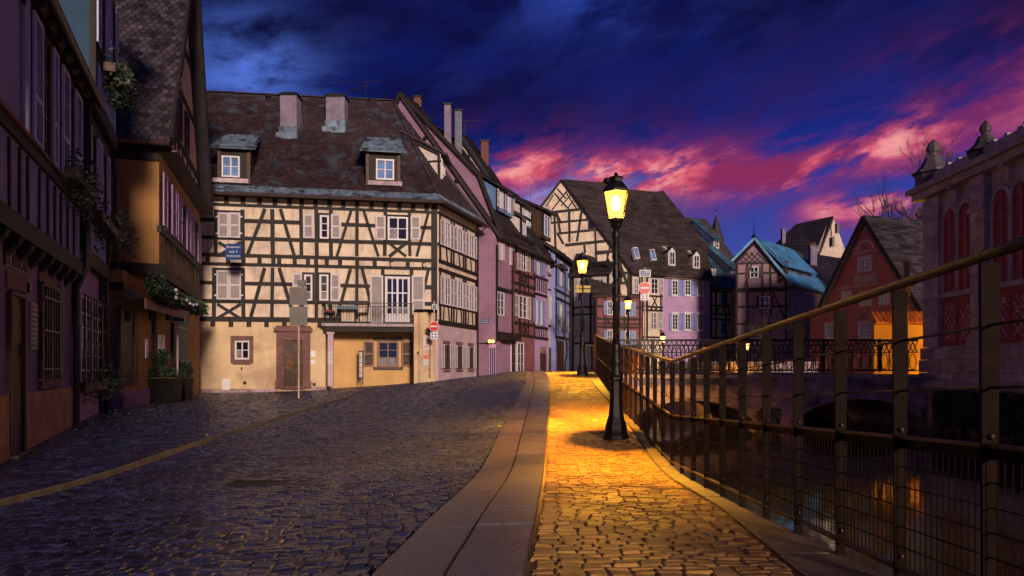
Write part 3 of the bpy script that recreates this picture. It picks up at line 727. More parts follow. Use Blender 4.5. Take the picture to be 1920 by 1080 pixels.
for x0, y0, x1, y1, c, r, sh in ((600, 404, 617, 448, 1, 3, [(569, 402, 588, 447), (621, 402, 639, 448)]), (727, 407, 765, 451, 2, 2, [(704, 405, 723, 450), (770, 406, 788, 450)]),
        (570.5, 515, 586, 564, 1, 3, [(549, 513, 566, 560)]), (599, 515, 616, 564, 1, 3, [(620, 514, 637.5, 565)])):
    wt(x0, y0, x1, y1, .08); wpx(FM, hm, x0, y0, x1, y1, sh, cols=c, rows=r, panes=True, fw=.07)
wt(722, 519, 768.6, 605, .1)
wpx(FM, hm, 722, 519, 768.6, 607, [(694, 517, 718.5, 606), (772, 517, 796, 590)], cols=4, rows=3, panes=True, fw=.08, name='balcony_door', mw=.05)
mb = MB(); boxpx(FM, mb, 725, 588, 766, 606, .02, .055); mb.build('door_panel', m_frame, hm)
# ground floor window + door
mb = MB(); 
for a in ((433, 630, 475, 638), (433, 674, 475, 681), (433, 638, 441, 674), (468, 638, 475, 674)): boxpx(FM, mb, *a, -.02, .08)
boxpx(FM, mb, 438, 681, 471, 683, -.02, .10); mb.build('stone_surround', m_sand, hm)
wpx(FM, hm, 441, 639, 468.5, 674, cols=2, rows=2, panes=True, fw=.06, d=.01)
mb = MB()
for a in ((519, 622, 533.5, 727), (568, 622, 582, 727)): boxpx(FM, mb, *a, -.02, .12)
for a in ((517, 715, 534, 728), (567.5, 715, 584, 728)): boxpx(FM, mb, *a, -.02, .16)
boxpx(FM, mb, 533.5, 622, 568, 638, -.02, .118); boxpx(FM, mb, 515, 615, 586, 622, -.02, .24); boxpx(FM, mb, 518, 611, 583, 615, -.02, .16)
FM.box(mb, FM.S(544), FM.S(557), FM.ZY(550, 634), FM.ZY(550, 621.5), .10, .17); mb.build('sandstone_doorway', m_sand, hm)
mb = MB(); boxpx(FM, mb, 533.5, 638, 568, 724, -.05, -.0); 
for a in ((536, 642, 549.5, 660), (552, 642, 565.5, 660), (536, 690, 549.5, 720), (552, 690, 565.5, 720), (536, 664, 549.5, 686), (552, 664, 565.5, 686)): boxpx(FM, mb, *a, -.0, .025)
dr = mb.build('door', m_brown, hm); mb = MB()
for i in range(26): # dried flower wreath on the door
    xx = 543 + R.uniform(-4, 5); yy = 678 + R.uniform(-13, 15); mb.sphere(FM.p(FM.S(xx), FM.ZY(xx, yy), .05), R.uniform(.02, .045), 6, 4)
mb.build('door_wreath', m_tileor, dr); mb = MB(); boxpx(FM, mb, 530, 724, 572, 729, -.02, .22); mb.build('doorstep', m_sand, hm)
for nm, a, m_, th in (('meter_box', (417.5, 710, 431.5, 731), m_signw, .06), ('vent_grille', (456, 715, 462, 721), m_iron, .015), ('vent_grille', (586, 718, 592, 724), m_iron, .015), ('intercom', (582.5, 658, 591.5, 670), m_signw, .05), ('letter_slot', (582.5, 675, 591, 683), m_signw, .04), ('wall_bracket', (452, 688, 454.5, 694), m_iron, .05)):
    mb = MB(); boxpx(FM, mb, *a, -.02, th); 
    if nm == 'meter_box': boxpx(FM, mb, a[0] + 1, a[1] + 1, a[2] - 1, a[3] - 2, th, th + .012)
    mb.build(nm, m_, hm)
mb = MB(); boxpx(FM, mb, 370, 729, 519, 738, -.02, .05); boxpx(FM, mb, 584, 725, 612, 733, -.02, .05); mb.build('wall_plinth', m_quay, hm)
# balcony
mb = MB(); FM.box(mb, FM.S(605), FM.S(776), zf(612.5), zf(607), -.9, .55); mb.build('balcony_slab', m_sand2, hm)
mb = MB(); FM.box(mb, FM.S(609), FM.S(776), zf(622), zf(612.7), -.02, .45); mb.build('balcony_lintel', m_beam, hm)
mb = MB(); FM.box(mb, FM.S(606), FM.S(776), zf(616), zf(612.6), -.9, -.04); mb.build('balcony_soffit', m_brown, hm)
mb = MB(); boxpx(FM, mb, 616, 627, 626, 724, .1, .33); boxpx(FM, mb, 614, 622, 628, 627, .06, .37); mb.build('balcony_post', m_pinkw, hm)
mb = MB(); boxpx(FM, mb, 616, 659, 626, 682, .33, .345); mb.build('notice', m_paper, hm)
zb = zf(607); FBa = FM
rb = MB(); s0, s1 = FM.S(607), FM.S(775); d = .50
FM.box(rb, s0, s1, zb + .86, zb + .89, d - .02, d + .02); FM.box(rb, s0, s1, zb + .05, zb + .075, d - .012, d + .012)
FM.box(rb, s0, s0 + .03, zb, zb + .9, d - .45, d - .42); rb.bar(FM.p(s0 + .01, zb + .87, -.0), FM.p(s0 + .01, zb + .87, d), .03); rb.bar(FM.p(s0 + .01, zb + .06, -.0), FM.p(s0 + .01, zb + .06, d), .02)
rbo = rb.build('balcony_railing', m_iron, hm)
s = s0; i = 0; mbb = MB()
while s < s1:
    a = FM.p(s, zb, d); mbb.bar(a, a + Vector((0, 0, .87)), .014)
    if i % 3 == 0:
        c = FM.p(s + .12, zb + .45, d); pts = []
        for k in range(22):
            th = k * .42; r_ = .02 + .006 * k; pts.append(FM.p(s + .12 + math.cos(th) * r_ * .7, zb + .45 + math.sin(th) * r_, d))
        mbb.tube(pts, .006, 4)
    s += .11; i += 1
o = mbb.build('scroll_bars', m_iron, rbo); o['kind'] = 'stuff'
# furniture on the balcony
def bistro_chair(px, flip, lab, cush):
    s_ = FM.S(px); t = thing('balcony_chair', lab, 'chair', FM.p(s_, zb, .22))
    mb = MB()
    for a, b in ((-.18, .06), (.18, .06), (-.18, .40), (.18, .40)): mb.bar(FM.p(s_ + a, zb, b), FM.p(s_ + a, zb + .45, b), .02)
    mb.build('legs', m_iron, t); mb = MB(); FM.box(mb, s_ - .2, s_ + .2, zb + .45, zb + .48, .04, .42); mb.build('seat', m_iron, t)
    mb = MB(); e = .19 * flip
    for k in range(4): z_ = zb + .55 + k * .1; mb.bar(FM.p(s_ + e, z_, .05), FM.p(s_ + e, z_, .41), .02)
    mb.bar(FM.p(s_ + e, zb + .45, .05), FM.p(s_ + e * 1.2, zb + .9, .05), .022); mb.bar(FM.p(s_ + e, zb + .45, .41), FM.p(s_ + e * 1.2, zb + .9, .41), .022); mb.build('backrest', m_iron, t)
    if cush: mb = MB(); FM.box(mb, s_ - .18, s_ + .18, zb + .482, zb + .55, .07, .40); mb.build('cushion', m_cushion, t)
bistro_chair(620, -1, 'balcony chair with a red cushion beside the left end of its table', True)
bistro_chair(682, 1, 'bare iron balcony chair between its table and the tall shutter', False)
t = thing('balcony_table', 'long table under a pale green cloth on the timbered house balcony', 'table', FM.p(FM.S(652), zb, .22))
mb = MB(); FM.box(mb, FM.S(636), FM.S(671), zb + .72, zb + .75, .02, .44); mb.build('table_top', m_awn, t)
mb = MB()
for px in (639, 668): mb.bar(FM.p(FM.S(px), zb, .1), FM.p(FM.S(px), zb + .72, .1), .03); mb.bar(FM.p(FM.S(px), zb, .36), FM.p(FM.S(px), zb + .72, .36), .03)
mb.build('legs', m_iron, t); mb = MB(); FM.box(mb, FM.S(635), FM.S(672), zb + .752, zb + .758, .01, .45); FM.box(mb, FM.S(635), FM.S(672), zb + .60, zb + .758, .452, .458); mb.build('tablecloth_edge', m_tileteal, t)
# shop front under the balcony
wpx(FRc, hm, FRc.S(707) and 707, 639, 748, 688, [(682, 640, 702, 687), (753, 640, 773, 687)], cols=2, rows=3, panes=True, fr=m_awn, shm=m_awn, shp=m_brown, fw=.09)
mb = MB(); boxpx(FRc, mb, 700, 688, 756, 693, 0, .1); boxpx(FRc, mb, 700, 633, 756, 638, 0, .08); mb.build('window_ledge', m_brown, hm)
# corner bastion
cx, cyy = FM.p(FM.S(797), 0, -.25).x, FM.p(FM.S(797), 0, -.25).y
mb = MB(); mb.lathe([(.54, -.3), (.54, zf(584))], (cx, cyy, 0), 24); mb.build('rounded_corner_wall', m_ochre, hm, smooth=False)
MB().lathe([(.58, zf(584)), (.60, zf(581)), (.55, zf(578)), (.02, zf(576))], (cx, cyy, 0), 24).build('corner_wall_capping', m_iron, hm)
q = FM.p(FM.S(779), 0, .18); mb = MB(); FM.box(mb, FM.S(776), FM.S(788), -.3, zf(584), -.9, .18); mb.build('pier', m_ochre, hm)
mb = MB(); FM.box(mb, FM.S(793), FM.S(804.5), zf(657), zf(628), .30, .315); mb.build('poster', m_paper, hm)
mb = MB(); FM.box(mb, FM.S(793), FM.S(803.5), zf(686), zf(663), .30, .315); mb.build('poster', m_paper, hm)
mb = MB(); FM.box(mb, FM.S(793.5), FM.S(803), zf(673), zf(665), .316, .32); FM.box(mb, FM.S(795), FM.S(802), zf(650), zf(648), .316, .32); mb.build('poster_print', m_signr, hm)
mb = MB(); mb.lathe([(.07, 0), (.07, .03)], (0, 0, 0), 12); 
mb.v = [tuple(FM.p(FM.S(784) + v[0], zf(661) + v[1], .185 + v[2])) for v in mb.v]; mb.build('round_vent', m_iron, hm)
# standing menu board under the balcony
t = thing('menu_board', 'narrow tall framed menu board standing under the balcony by the shop window', 'menu board', FM.p(FM.S(676), zf(722), -.3))
mb = MB(); S0, S1 = FM.S(671), FM.S(680.5); zz0, zz1 = zf(722), zf(657)
for a, b, c, e in ((S0, S0 + .04, zz0, zz1), (S1 - .04, S1, zz0, zz1), (S0, S1, zz1 - .06, zz1 - .002), (S0, S1, zz0 + .25, zz0 + .30)): FM.box(mb, a, b, c, e, -.32, -.28)
mb.build('frame', m_iron, t); mb = MB()
for k in range(5): FM.box(mb, S0 + .045, S1 - .045, zz0 + .33 + k * .22, zz0 + .33 + k * .22 + .19, -.31, -.295)
mb.build('menu_sheets', m_paper, t)['kind'] = 'stuff'
# right face timbering, windows
LR = FR.L
hbr = lambda y, w=.15: (0, zf(y), LR, zf(y), w)
beams(FR, hm, [hbr(371.5), hbr(390.5, .12), hbr(451.5, .12), hbr(483, .17), hbr(499, .15), hbr(567, .12), hbr(601, .2)], px=False, d=.04)
for f_ in (0.03, .30, .36, .62, .68, .97):
    beams(FR, hm, [(LR * f_, zf(c), LR * f_, zf(e), .12) for c, e in ((481, 393), (598, 502))], px=False, d=.05)
for c in (.18, .5, .82):
    beams(FR, hm, [(LR * (c - .07), zf(596), LR * (c - .05), zf(570), .09), (LR * (c + .07), zf(596), LR * (c + .05), zf(570), .09), (LR * (c + .03), zf(480), LR * (c), zf(454), .09)], px=False, d=.03, name='diagonal_brace')
for c in (.18, .5, .82):
    for (z0, z1) in ((451, 402), (566, 511)):
        s = LR * c; hw = .33; window(FR, hm, s - hw, s + hw, zf(z0), zf(z1), 2, 3, shut=[(s - hw - .42, s - hw - .02, zf(z0), zf(z1)), (s + hw + .02, s + hw + .42, zf(z0), zf(z1))], d=.05)
    s = LR * c; hw = .30; window(FR, hm, s - hw, s + hw, zf(692), zf(644), 2, 3, shut=[(s - hw - .36, s - hw - .02, zf(690), zf(644)), (s + hw + .02, s + hw + .36, zf(690), zf(644))], fr=m_brown)
    mb = MB(); FR.box(mb, s - hw - .05, s + hw + .05, zf(642), zf(636), 0, .06); mb.build('window_lintel', m_sand, hm); mb = MB(); FR.box(mb, s - hw - .05, s + hw + .05, zf(697), zf(693.5), 0, .1); mb.build('window_sill', m_sand, hm)
# --- roof
EL = FM.p(FM.S(330), ZE - .10, .55); ER = FM.p(FM.L + .18, ZE - .10, .55); ER2 = FR.p(LR + .35, ZE - .10, .5)
zr = EYE + 500 / F * 34.6; RR = Vector(((737 - 960) / F * 34.6, 34.6, zr)); RL = Vector((-15.6, 33.4, zr)); EC = ER
BK = .95
def lerp(a, b, t): return Vector(a) + (Vector(b) - Vector(a)) * t
k1 = .115  # height share of the shallow skirt
def kick(e, r, out): m_ = lerp(e, r, k1); return m_ + Vector((0, 0, -.28))
ML, MR = kick(EL, RL, 0), kick(ER, RR, 0); MR2 = kick(ER2, RR, 0)
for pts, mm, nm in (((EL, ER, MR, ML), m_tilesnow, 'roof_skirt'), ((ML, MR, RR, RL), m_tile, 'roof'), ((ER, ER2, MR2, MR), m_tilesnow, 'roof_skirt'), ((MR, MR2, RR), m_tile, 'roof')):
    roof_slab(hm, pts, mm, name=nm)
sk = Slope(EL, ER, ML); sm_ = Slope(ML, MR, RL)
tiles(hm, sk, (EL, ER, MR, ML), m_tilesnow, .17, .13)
# dormer footprints cut into tiling is unnecessary: dormers stand proud of the tiles
tiles(hm, sm_, (ML, MR, RR, RL), m_tile, .17, .135)
tiles(hm, Slope(MR, MR2, RR), (MR, MR2, RR), m_tile, .17, .135); tiles(hm, Slope(ER, ER2, MR), (ER, ER2, MR2, MR), m_tilesnow, .17, .13)
bkp = Vector((-5.8, 39.5, ZE)); roof_slab(hm, (ER2, bkp, RR), m_tile3); roof_slab(hm, (bkp, (-15.6, 38.5, ZE), RL, RR), m_tile3)
# ridge and hip tiles
def ridge_tiles(par, a, b, m, r=.11, ln=.36, name='ridge_tile'):
    a, b = Vector(a), Vector(b); n = max(1, int((b - a).length / ln)); d = (b - a) / n; u = d.normalized(); s_ = u.cross(Vector((0, 0, 1))).normalized(); up = s_.cross(u)
    for i in range(n):
        p = a + d * i; vs = []
        for e, rr in ((p, r), (p + d * 1.06, r * .86)):
            for k in range(7): th = math.pi * k / 6; vs.append(e + s_ * math.cos(th) * rr + up * (math.sin(th) * rr * .8 - .02))
        MB().add(vs, [(k, k + 1, k + 8, k + 7) for k in range(6)] + [tuple(range(7)), tuple(range(13, 6, -1))]).build(name, m, par)
ridge_tiles(hm, RL + Vector((0, 0, .04)), RR + Vector((0, 0, .04)), m_tile); ridge_tiles(hm, MR + Vector((.03, 0, .05)), RR + Vector((.03, 0, .05)), m_tile, .09)
# eave board + gutter + downpipes
mb = MB(); P0, P1 = FM.p(FM.S(330), ZE - .18, .60), FM.p(FM.L + .22, ZE - .18, .60); mb.tube([P0, P1, FR.p(LR + .35, ZE - .18, .56)], .075, 8); mb.build('gutter', m_gutter, hm)
mb = MB(); FM.box(mb, FM.S(330), FM.L + .1, ZE - .16, ZE - .08, .0, .52); mb.build('eave_board', m_beam, hm)
mb = MB(); FR.box(mb, .1, LR + .2, ZE - .16, ZE - .08, .0, .46); mb.build('eave_board', m_beam, hm)
P0 = FM.p(FM.S(372), 0, .12)
mb = MB(); mb.tube([(P0.x, P0.y, .0), (P0.x, P0.y, 8.2)], .055, 8); mb.build('downpipe', m_gutter, hm, smooth=True)
P0 = FR.p(LR - .05, 0, .1); mb = MB(); mb.tube([(P0.x, P0.y, .5), (P0.x, P0.y, 7.9), FR.p(LR + .1, ZE - .2, .5)], .05, 8); mb.build('downpipe', m_gutter, hm, smooth=True)
# dormers facing the square
def dormer(x0, y0, x1, y1, rx0, ry0, rx1, ry1, depth, Y, roofm=m_tilesnow):
    """window box x0..y1, little roof rx0.. in pixels at distance Y (front face)"""
    Wp = lambda px, py, yy: Vector(((px - 960) / F * yy, yy, EYE + (690 - py) / F * yy))
    a = Wp(rx0 + 4, ry1, Y); b = Wp(rx1 - 4, ry1, Y); u2 = Vector((FM.u.x, FM.u.y)); 
    Fd = Fac((a.x, a.y - (a.x - b.x) * 0), (b.x, a.y + (b.x - a.x) * FM.u.y / FM.u.x)); zt, zb_ = a.z, Wp(x0, y1 + 11, Y).z
    mb = MB(); Fd.box(mb, 0, Fd.L, zb_ - .1, zt, -depth, -.02); mb.build('dormer_cheek', m_beam, hm)
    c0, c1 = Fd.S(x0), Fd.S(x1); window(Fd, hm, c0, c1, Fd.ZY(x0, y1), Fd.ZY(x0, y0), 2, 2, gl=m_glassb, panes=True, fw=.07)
    mb = MB(); Fd.box(mb, c0 - .35, c1 + .35, Fd.ZY(x0, y1 + 11), Fd.ZY(x0, y1 + 3), -.05, .14); mb.build('dormer_sill', m_sand2, hm)
    mb = MB(); Fd.box(mb, 0, .13, zb_, zt, -.01, .04); mb.build('dormer_post', m_brown, hm); mb = MB(); Fd.box(mb, Fd.L - .13, Fd.L, zb_, zt, -.01, .04); mb.build('dormer_post', m_brown, hm)
    zup = zt + (ry1 - ry0) / F * (Y + 1); rise = zup - zt
    p0, p1 = Fd.p(-.25, zt - .02, .3), Fd.p(Fd.L + .25, zt - .02, .3); p2, p3 = Fd.p(Fd.L + .05, zup + .22, -1.75), Fd.p(-.05, zup + .22, -1.75)
    roof_slab(hm, (p0, p1, p2, p3), roofm, .08, 'dormer_roof'); sl = Slope(p0, p1, p3); tiles(hm, sl, (p0, p1, p2, p3), roofm, .17, .135)
    for e0, e1 in ((p0, p3), (p1, p2)): mb = MB(); mb.bar(e0 + Vector((0, 0, .05)), e1 + Vector((0, 0, .05)), .06, .10); mb.build('verge_board', m_zinc, hm)
nrm_main = (MR - ML).cross(RR - ML).normalized()
def fromray(px, py, p0, nrm):  # world point on a plane seen at a pixel
    d = Vector(((px - 960) / F, 1, (690 - py) / F)); o = Vector((0, 0, EYE)); t_ = (Vector(p0) - o).dot(nrm) / d.dot(nrm); return o + d * t_
dormer(416, 292, 450, 332, 404, 238, 470, 277, 2.6, fromray(433, 347, ML, nrm_main).y - .1)
dormer(705, 298, 739, 337, 682, 244, 753, 283, 2.6, fromray(722, 352, ML, nrm_main).y - .1)
# side dormer on the hip
Wp = lambda px, py, yy: Vector(((px - 960) / F * yy, yy, EYE + (690 - py) / F * yy))
a0, b0 = Wp(826, 300, 32.6), Wp(834, 300, 34.2); Fs = Fac((a0.x, a0.y), (b0.x, b0.y))
zt = a0.z + .3; zb_ = Wp(826, 352, 32.6).z
mb = MB(); mb.prism([Vector((a0.x, a0.y, zb_)), Vector((a0.x, a0.y, zt)), Vector((a0.x - 1.9, a0.y + .35, zt + 1.0))], (b0.x - a0.x, b0.y - a0.y, 0)); mb.build('dormer_cheek', m_white, hm)
beams(Fac((a0.x - 1.9, a0.y + .32), (a0.x, a0.y - .03)), hm, [(.0, zt + .95, 1.9, zt - .03, .14), (.95, zt - .35, 1.95, zt - .35, .08), (1.87, zb_, 1.87, zt, .1), (.0, zt + .85, 1.9, zb_ + .05, .07)], px=False, d=.03)
roof_slab(hm, ((a0.x + .35, a0.y - .15, zt - .03), (b0.x + .35, b0.y + .15, zt - .03), (b0.x - 1.9, b0.y + .5, zt + 1.2), (a0.x - 1.9, a0.y + .15, zt + 1.2)), m_tile, .1, 'dormer_roof')
window(Fs, hm, .25, Fs.L - .25, zb_ + .15, zt - .15, 2, 2)
# chimneys
for x0, y0, x1, y1, Y in ((525, 178, 556, 240, 33.2), (611, 181, 646, 229, 33.7)):
    Y = fromray(x0, y1, ML, nrm_main).y - .02; a, b = Wp(x0, y1, Y), Wp(x1, y1, Y); zt = Wp(x0, y0, Y).z; ch = MB().box(a.x, b.x, Y, Y + .75, a.z - .8, zt).build('chimney', m_chim, hm)
    MB().box(a.x - .07, b.x + .07, Y - .07, Y + .82, zt, zt + .07).box(a.x + .03, b.x - .03, Y + .03, Y + .7, zt + .07, zt + .16).build('chimney_cap', m_iron, ch)
    MB().box(a.x - .03, b.x + .03, Y - .05, Y + .78, a.z - .5, a.z + .06).box(a.x - .1, b.x + .1, Y - .30, Y - .0501, a.z - .6, a.z - .30).build('lead_flashing', m_tilesnow, ch)
a = Wp(503, 192, 33.6); MB().lathe([(.09, -.5), (.09, .25), (.14, .27), (.14, .33), (.05, .35)], a, 10).build('vent_pipe', m_iron, hm)
def antenna(par, px, ytop, ybot, Y, arms, nm='antenna'):
    t = Wp(px, ytop, Y); b = Wp(px, ybot, Y); mb = MB(); mb.bar(b - Vector((0, 0, .4)), t, .035)
    for yy, w0, w1, tl in arms:
        p = Wp(px, yy, Y); A_ = Vector(((w0 - 960) / F * Y, Y, p.z)); B_ = Vector(((w1 - 960) / F * Y, Y, p.z + tl)); mb.bar(A_, B_, .022)
        n = max(2, int((B_ - A_).length / .22))
        for i in range(n + 1): c = lerp(A_, B_, i / n); mb.bar(c - Vector((0, .28, 0)), c + Vector((0, .28, 0)), .014); mb.bar(c - Vector((0, 0, .07)), c + Vector((0, 0, .07)), .014)
    return mb.build(nm, m_iron, par)
antenna(hm, 686, 152, 192, 34.3, ((155, 636, 718, .1), (171, 652, 688, .25), (189, 684, 704, .05)))
# wall lamps of the timbered facade
for px, py in ((735, 497), (796, 498)):
    mb = MB(); p = FM.p(FM.S(px), FM.ZY(px, py), .12); mb.sphere(p, .10, 8, 6); mb.bar(p, p + Vector((0, .2, .1)), .03); mb.build('spotlight', m_white, hm)
# hanging restaurant sign on its scroll bracket
sb = thing('restaurant_sign', 'dark blue hanging restaurant sign lettered in white on a scrolled iron bracket', 'sign', Wp(437, 487, 27.0))
Y = 27.0; a, b = Wp(423, 487, Y), Wp(452, 457, Y)
MB().box(a.x, b.x, Y, Y + .03, a.z, b.z).build('sign_board', m_signb, sb)
for k, (tx, yy, sz) in enumerate((('Restaurant', 463, .125), ('aux 3', 471.5, .15), ('POISSONS', 480.5, .115))):
    text_part(tx, sz, Wp(437.5, yy, Y - .004), (1, 0, 0), (0, 0, 1), m_signw, sb, 'lettering')
mb = MB(); z_ = Wp(437, 446, Y).z; x_l = Wp(368, 446, Y).x
mb.tube([(x_l, Y + .015, z_), ((a.x + b.x) / 2, Y + .015, z_), ((a.x + b.x) / 2 + .2, Y + .015, z_ - .05)], .014, 6)
mb.bar((a.x + .1, Y + .015, z_), (a.x + .1, Y + .015, b.z), .012); mb.bar((b.x - .1, Y + .015, z_ - .03), (b.x - .1, Y + .015, b.z), .012)
mb.tube([(x_l, Y + .015, z_ - .95), (x_l + .5, Y + .015, z_ - .5), (x_l + .78, Y + .015, z_ - .02)], .012, 6)
for cx_, cz_, r0 in ((x_l + .18, z_ - .25, .16), (x_l + .2, z_ - .62, .15), (x_l + .12, z_ - 1.0, .10)):
    mb.tube([(cx_ + math.cos(k * .45) * r0 * (1 - k / 34), Y + .015, cz_ + math.sin(k * .45) * r0 * (1 - k / 34)) for k in range(30)], .010, 5)
mb.build('scroll_bracket', m_iron, sb)

# ================================================================== left foreground houses
def LX(Y, d=0): return -2.93 - .421 * Y
F1 = Fac((LX(3.5), 3.5), (LX(13.0), 13.0)); FU = F1.off(.15)
h1 = thing('left_shop_house', 'dark grey-pink house at the left edge with jettied timber upper floor and shutters', 'house', (LX(9), 9, -.1))
zj = 2.98; zg = 6.40
bk = lambda f, d: [(f.A.x, f.A.y), (f.B.x, f.B.y), (f.B.x - f.n.x * d, f.B.y - f.n.y * d), (f.A.x - f.n.x * d, f.A.y - f.n.y * d)]
MB().plan(bk(F1, 6), -.4, zj).build('ground_floor_wall', m_l1, h1)
MB().plan(bk(FU, 6.4), zj + .002, zg).build('upper_wall', m_lav, h1)
zl = lambda px, py: F1.ZY(px, py)
# plinth
mb = MB(); d0 = F1.S(9); d1 = F1.S(41)
F1.box(mb, 0, d0, -.3, zl(70, 733), 0, .05); F1.box(mb, d1, F1.L - .05, -.3, zl(70, 733), 0, .05); mb.build('plinth', m_plinth, h1)
# door
mb = MB(); boxpx(F1, mb, 9, 513, 46, 545, 0, .03); mb.build('door_lintel', m_sand, h1)
mb = MB(); boxpx(F1, mb, 10.5, 548, 14, 850, 0, .07); boxpx(F1, mb, 37, 548, 40, 845, 0, .07); boxpx(F1, mb, 14, 548, 37, 556, 0, .068); mb.build('door_frame', m_brown, h1)
mb = MB(); boxpx(F1, mb, 14, 556, 37, 846, -.0, .02); boxpx(F1, mb, 17, 580, 34, 690, .02, .032); boxpx(F1, mb, 17, 715, 34, 820, .02, .032); do = mb.build('door', m_brown, h1)
mb = MB(); s_, z_ = F1.S(30), zl(30, 655); mb.tube([F1.p(s_ + .05 * math.cos(k * math.pi / 2), z_ + .09 * math.sin(k * math.pi / 2), .05) for k in range(5)], .008, 5); mb.build('door_knocker', m_iron, do)
mb = MB(); boxpx(F1, mb, 8, 850, 42, 858, 0, .16); mb.build('doorstep', m_sand, h1)
# shop lettering, menu board, lantern bracket, grilled window
mb = MB(); boxpx(F1, mb, 6, 477, 53, 507, 0, .02); lb = mb.build('shop_fascia', m_iron, h1)
text_part('POISSON', .27, F1.p(F1.S(29), zl(29, 493), .024), (F1.u.x, F1.u.y, 0), (0, 0, 1), m_sand, lb)
mb = MB(); boxpx(F1, mb, 48, 531, 51.5, 549, 0, .05); mb.build('door_bell', m_iron, h1)
mb = MB(); boxpx(F1, mb, 54, 568, 67, 655, 0, .03); mo = mb.build('menu_plaque', m_shutp, h1)
mb = MB()
for k in range(9): boxpx(F1, mb, 55.5, 574 + k * 9, 65.5, 578 + k * 9, .03, .034)
mb.build('plaque_text_lines', m_iron, mo)['kind'] = 'stuff'
mb = MB(); boxpx(F1, mb, 70, 515, 106, 534, 0, .03); mb.build('window_lintel', m_sand, h1); mb = MB(); boxpx(F1, mb, 70, 711, 107, 727, 0, .08); mb.build('window_sill', m_sand, h1)
mb = MB(); boxpx(F1, mb, 70.5, 534, 106, 711, .0, .02); mb.build('window_recess', m_glass, h1)
mb = MB(); boxpx(F1, mb, 70.5, 534, 73, 711, .02, .07); boxpx(F1, mb, 103.5, 534, 106, 711, .02, .07); boxpx(F1, mb, 73, 534, 103.5, 541, .02, .068); mb.build('window_frame', m_brown, h1)
for k in range(1, 6):
    mb = MB(); x = 73 + 30.5 * k / 6; boxpx(F1, mb, x - .7, 541, x + .7, 711, .05, .075); mb.build('window_bar', m_brown, h1)
for yy in (560, 620, 690): mb = MB(); boxpx(F1, mb, 71, yy, 106, yy + 3, .076, .09); mb.build('window_bar', m_iron, h1)
# jetty: brackets and beams
mb = MB(); F1.box(mb, 0, F1.L + .05, zj - .02, zj + .25, .0, .21); mb.build('jetty_beam', m_beam, h1)
s = .4
while s < F1.L:
    mb = MB(); mb.prism([F1.p(s, zj - .30, .0), F1.p(s, zj - .03, .0), F1.p(s, zj - .03, .20), F1.p(s, zj - .12, .17)], (F1.u.x * .16, F1.u.y * .16, 0)); mb.build('jetty_bracket', m_beam, h1); s += .62
# upper floor
zs = 4.36
beams(FU, h1, [(0, zs - .08, FU.L, zs - .08, .17), (0, zg - .10, FU.L, zg - .10, .2)], px=False, d=.05)
for px in (15, 35, 50, 72, 88, 101, 113, 125, 137):
    beams(FU, h1, [(FU.S(px), zj + .2, FU.S(px), zs - .2, .07)], px=False, d=.03)
for (a, b, kind) in ((38, 42, 's'), (51, 69, 's'), (71, 88, 'w'), (89, 99, 's'), (107, 121, 's'), (121.5, 132, 'w'), (132.5, 145, 's')):
    s0_, s1_ = FU.S(a), FU.S(b)
    if kind == 's': shutter(FU, h1, s0_, s1_, zs + .03, zg - .16, m_lavs, m_lav, d=.06)
    else: window(FU, h1, s0_, s1_, zs + .03, zg - .16, 2, 3, fr=m_brown, panes=False)
mb = MB(); FU.box(mb, 0, FU.L, zs + .0, zs + .05, .0, .10); mb.build('window_sill', m_sand, h1)
# eaves
pe0, pe1 = FU.p(0, zg, .26), FU.p(FU.L + .25, zg, .26); pr0, pr1 = FU.p(0, zg + 4.2, -3.2), FU.p(FU.L + .25, zg + 4.2, -3.2)
roof_slab(h1, (pe0, pe1, pr1, pr0), m_tile3, .16); mb = MB(); mb.tube([FU.p(-.2, zg - .03, .32), FU.p(FU.L + .3, zg - .03, .32)], .07, 10); mb.build('gutter', m_gutter, h1, smooth=True)
s = .3
while s < FU.L: mb = MB(); FU.box(mb, s, s + .1, zg - .15, zg - .02, 0, .24); mb.build('rafter_end', m_beam, h1); s += .55
mb = MB(); p = F1.p(F1.L - .02, 0, .10); mb.tube([(p.x, p.y, .0), (p.x, p.y, 2.7), FU.p(FU.L + .1, zj + .2, .12), FU.p(FU.L + .1, zg - .1, .12)], .055, 8); mb.build('downpipe', m_gutter, h1, smooth=True)
# foliage ---------------------------------------------------------------
def leaves(mb, c, rad, n, size=.05, up=.3):
    c = Vector(c)
    for _ in range(n):
        while True:
            q = Vector((R.uniform(-1, 1), R.uniform(-1, 1), R.uniform(-1, 1)))
            if .35 < q.length < 1: break
        p = c + Vector((q.x * rad[0], q.y * rad[1], q.z * rad[2])); s_ = size * R.uniform(.6, 1.3)
        a = Vector((R.uniform(-1, 1), R.uniform(-1, 1), R.uniform(-.6, 1))).normalized(); b = a.cross(Vector((R.uniform(-1, 1), R.uniform(-1, 1), R.uniform(-1, 1)))).normalized()
        mb.add([p - a * s_, p + b * s_ * .45, p + a * s_, p - b * s_ * .45], [(0, 1, 2, 3)])
def flower_box(lab, Fx, s0, s1, z, d, n=500, drop=.5, size=.06, m=None, group='window flower boxes'):
    t = thing('flower_box', lab, 'flower box', Fx.p((s0 + s1) / 2, z - .2, d))
    mb = MB(); Fx.box(mb, s0, s1, z - .18, z, d - .02, d + .2); mb.build('box', m_brown, t)
    mb = MB(); k = 6
    for i in range(k):
        c = Fx.p(s0 + (s1 - s0) * (i + .5) / k, z + .08 - R.uniform(0, drop) * .5, d + .15); leaves(mb, c, ((s1 - s0) / k * .9, .22, .22 + drop * .5), n // k, size)
    mb.build('foliage', m or m_leaf, t)['kind'] = 'stuff'
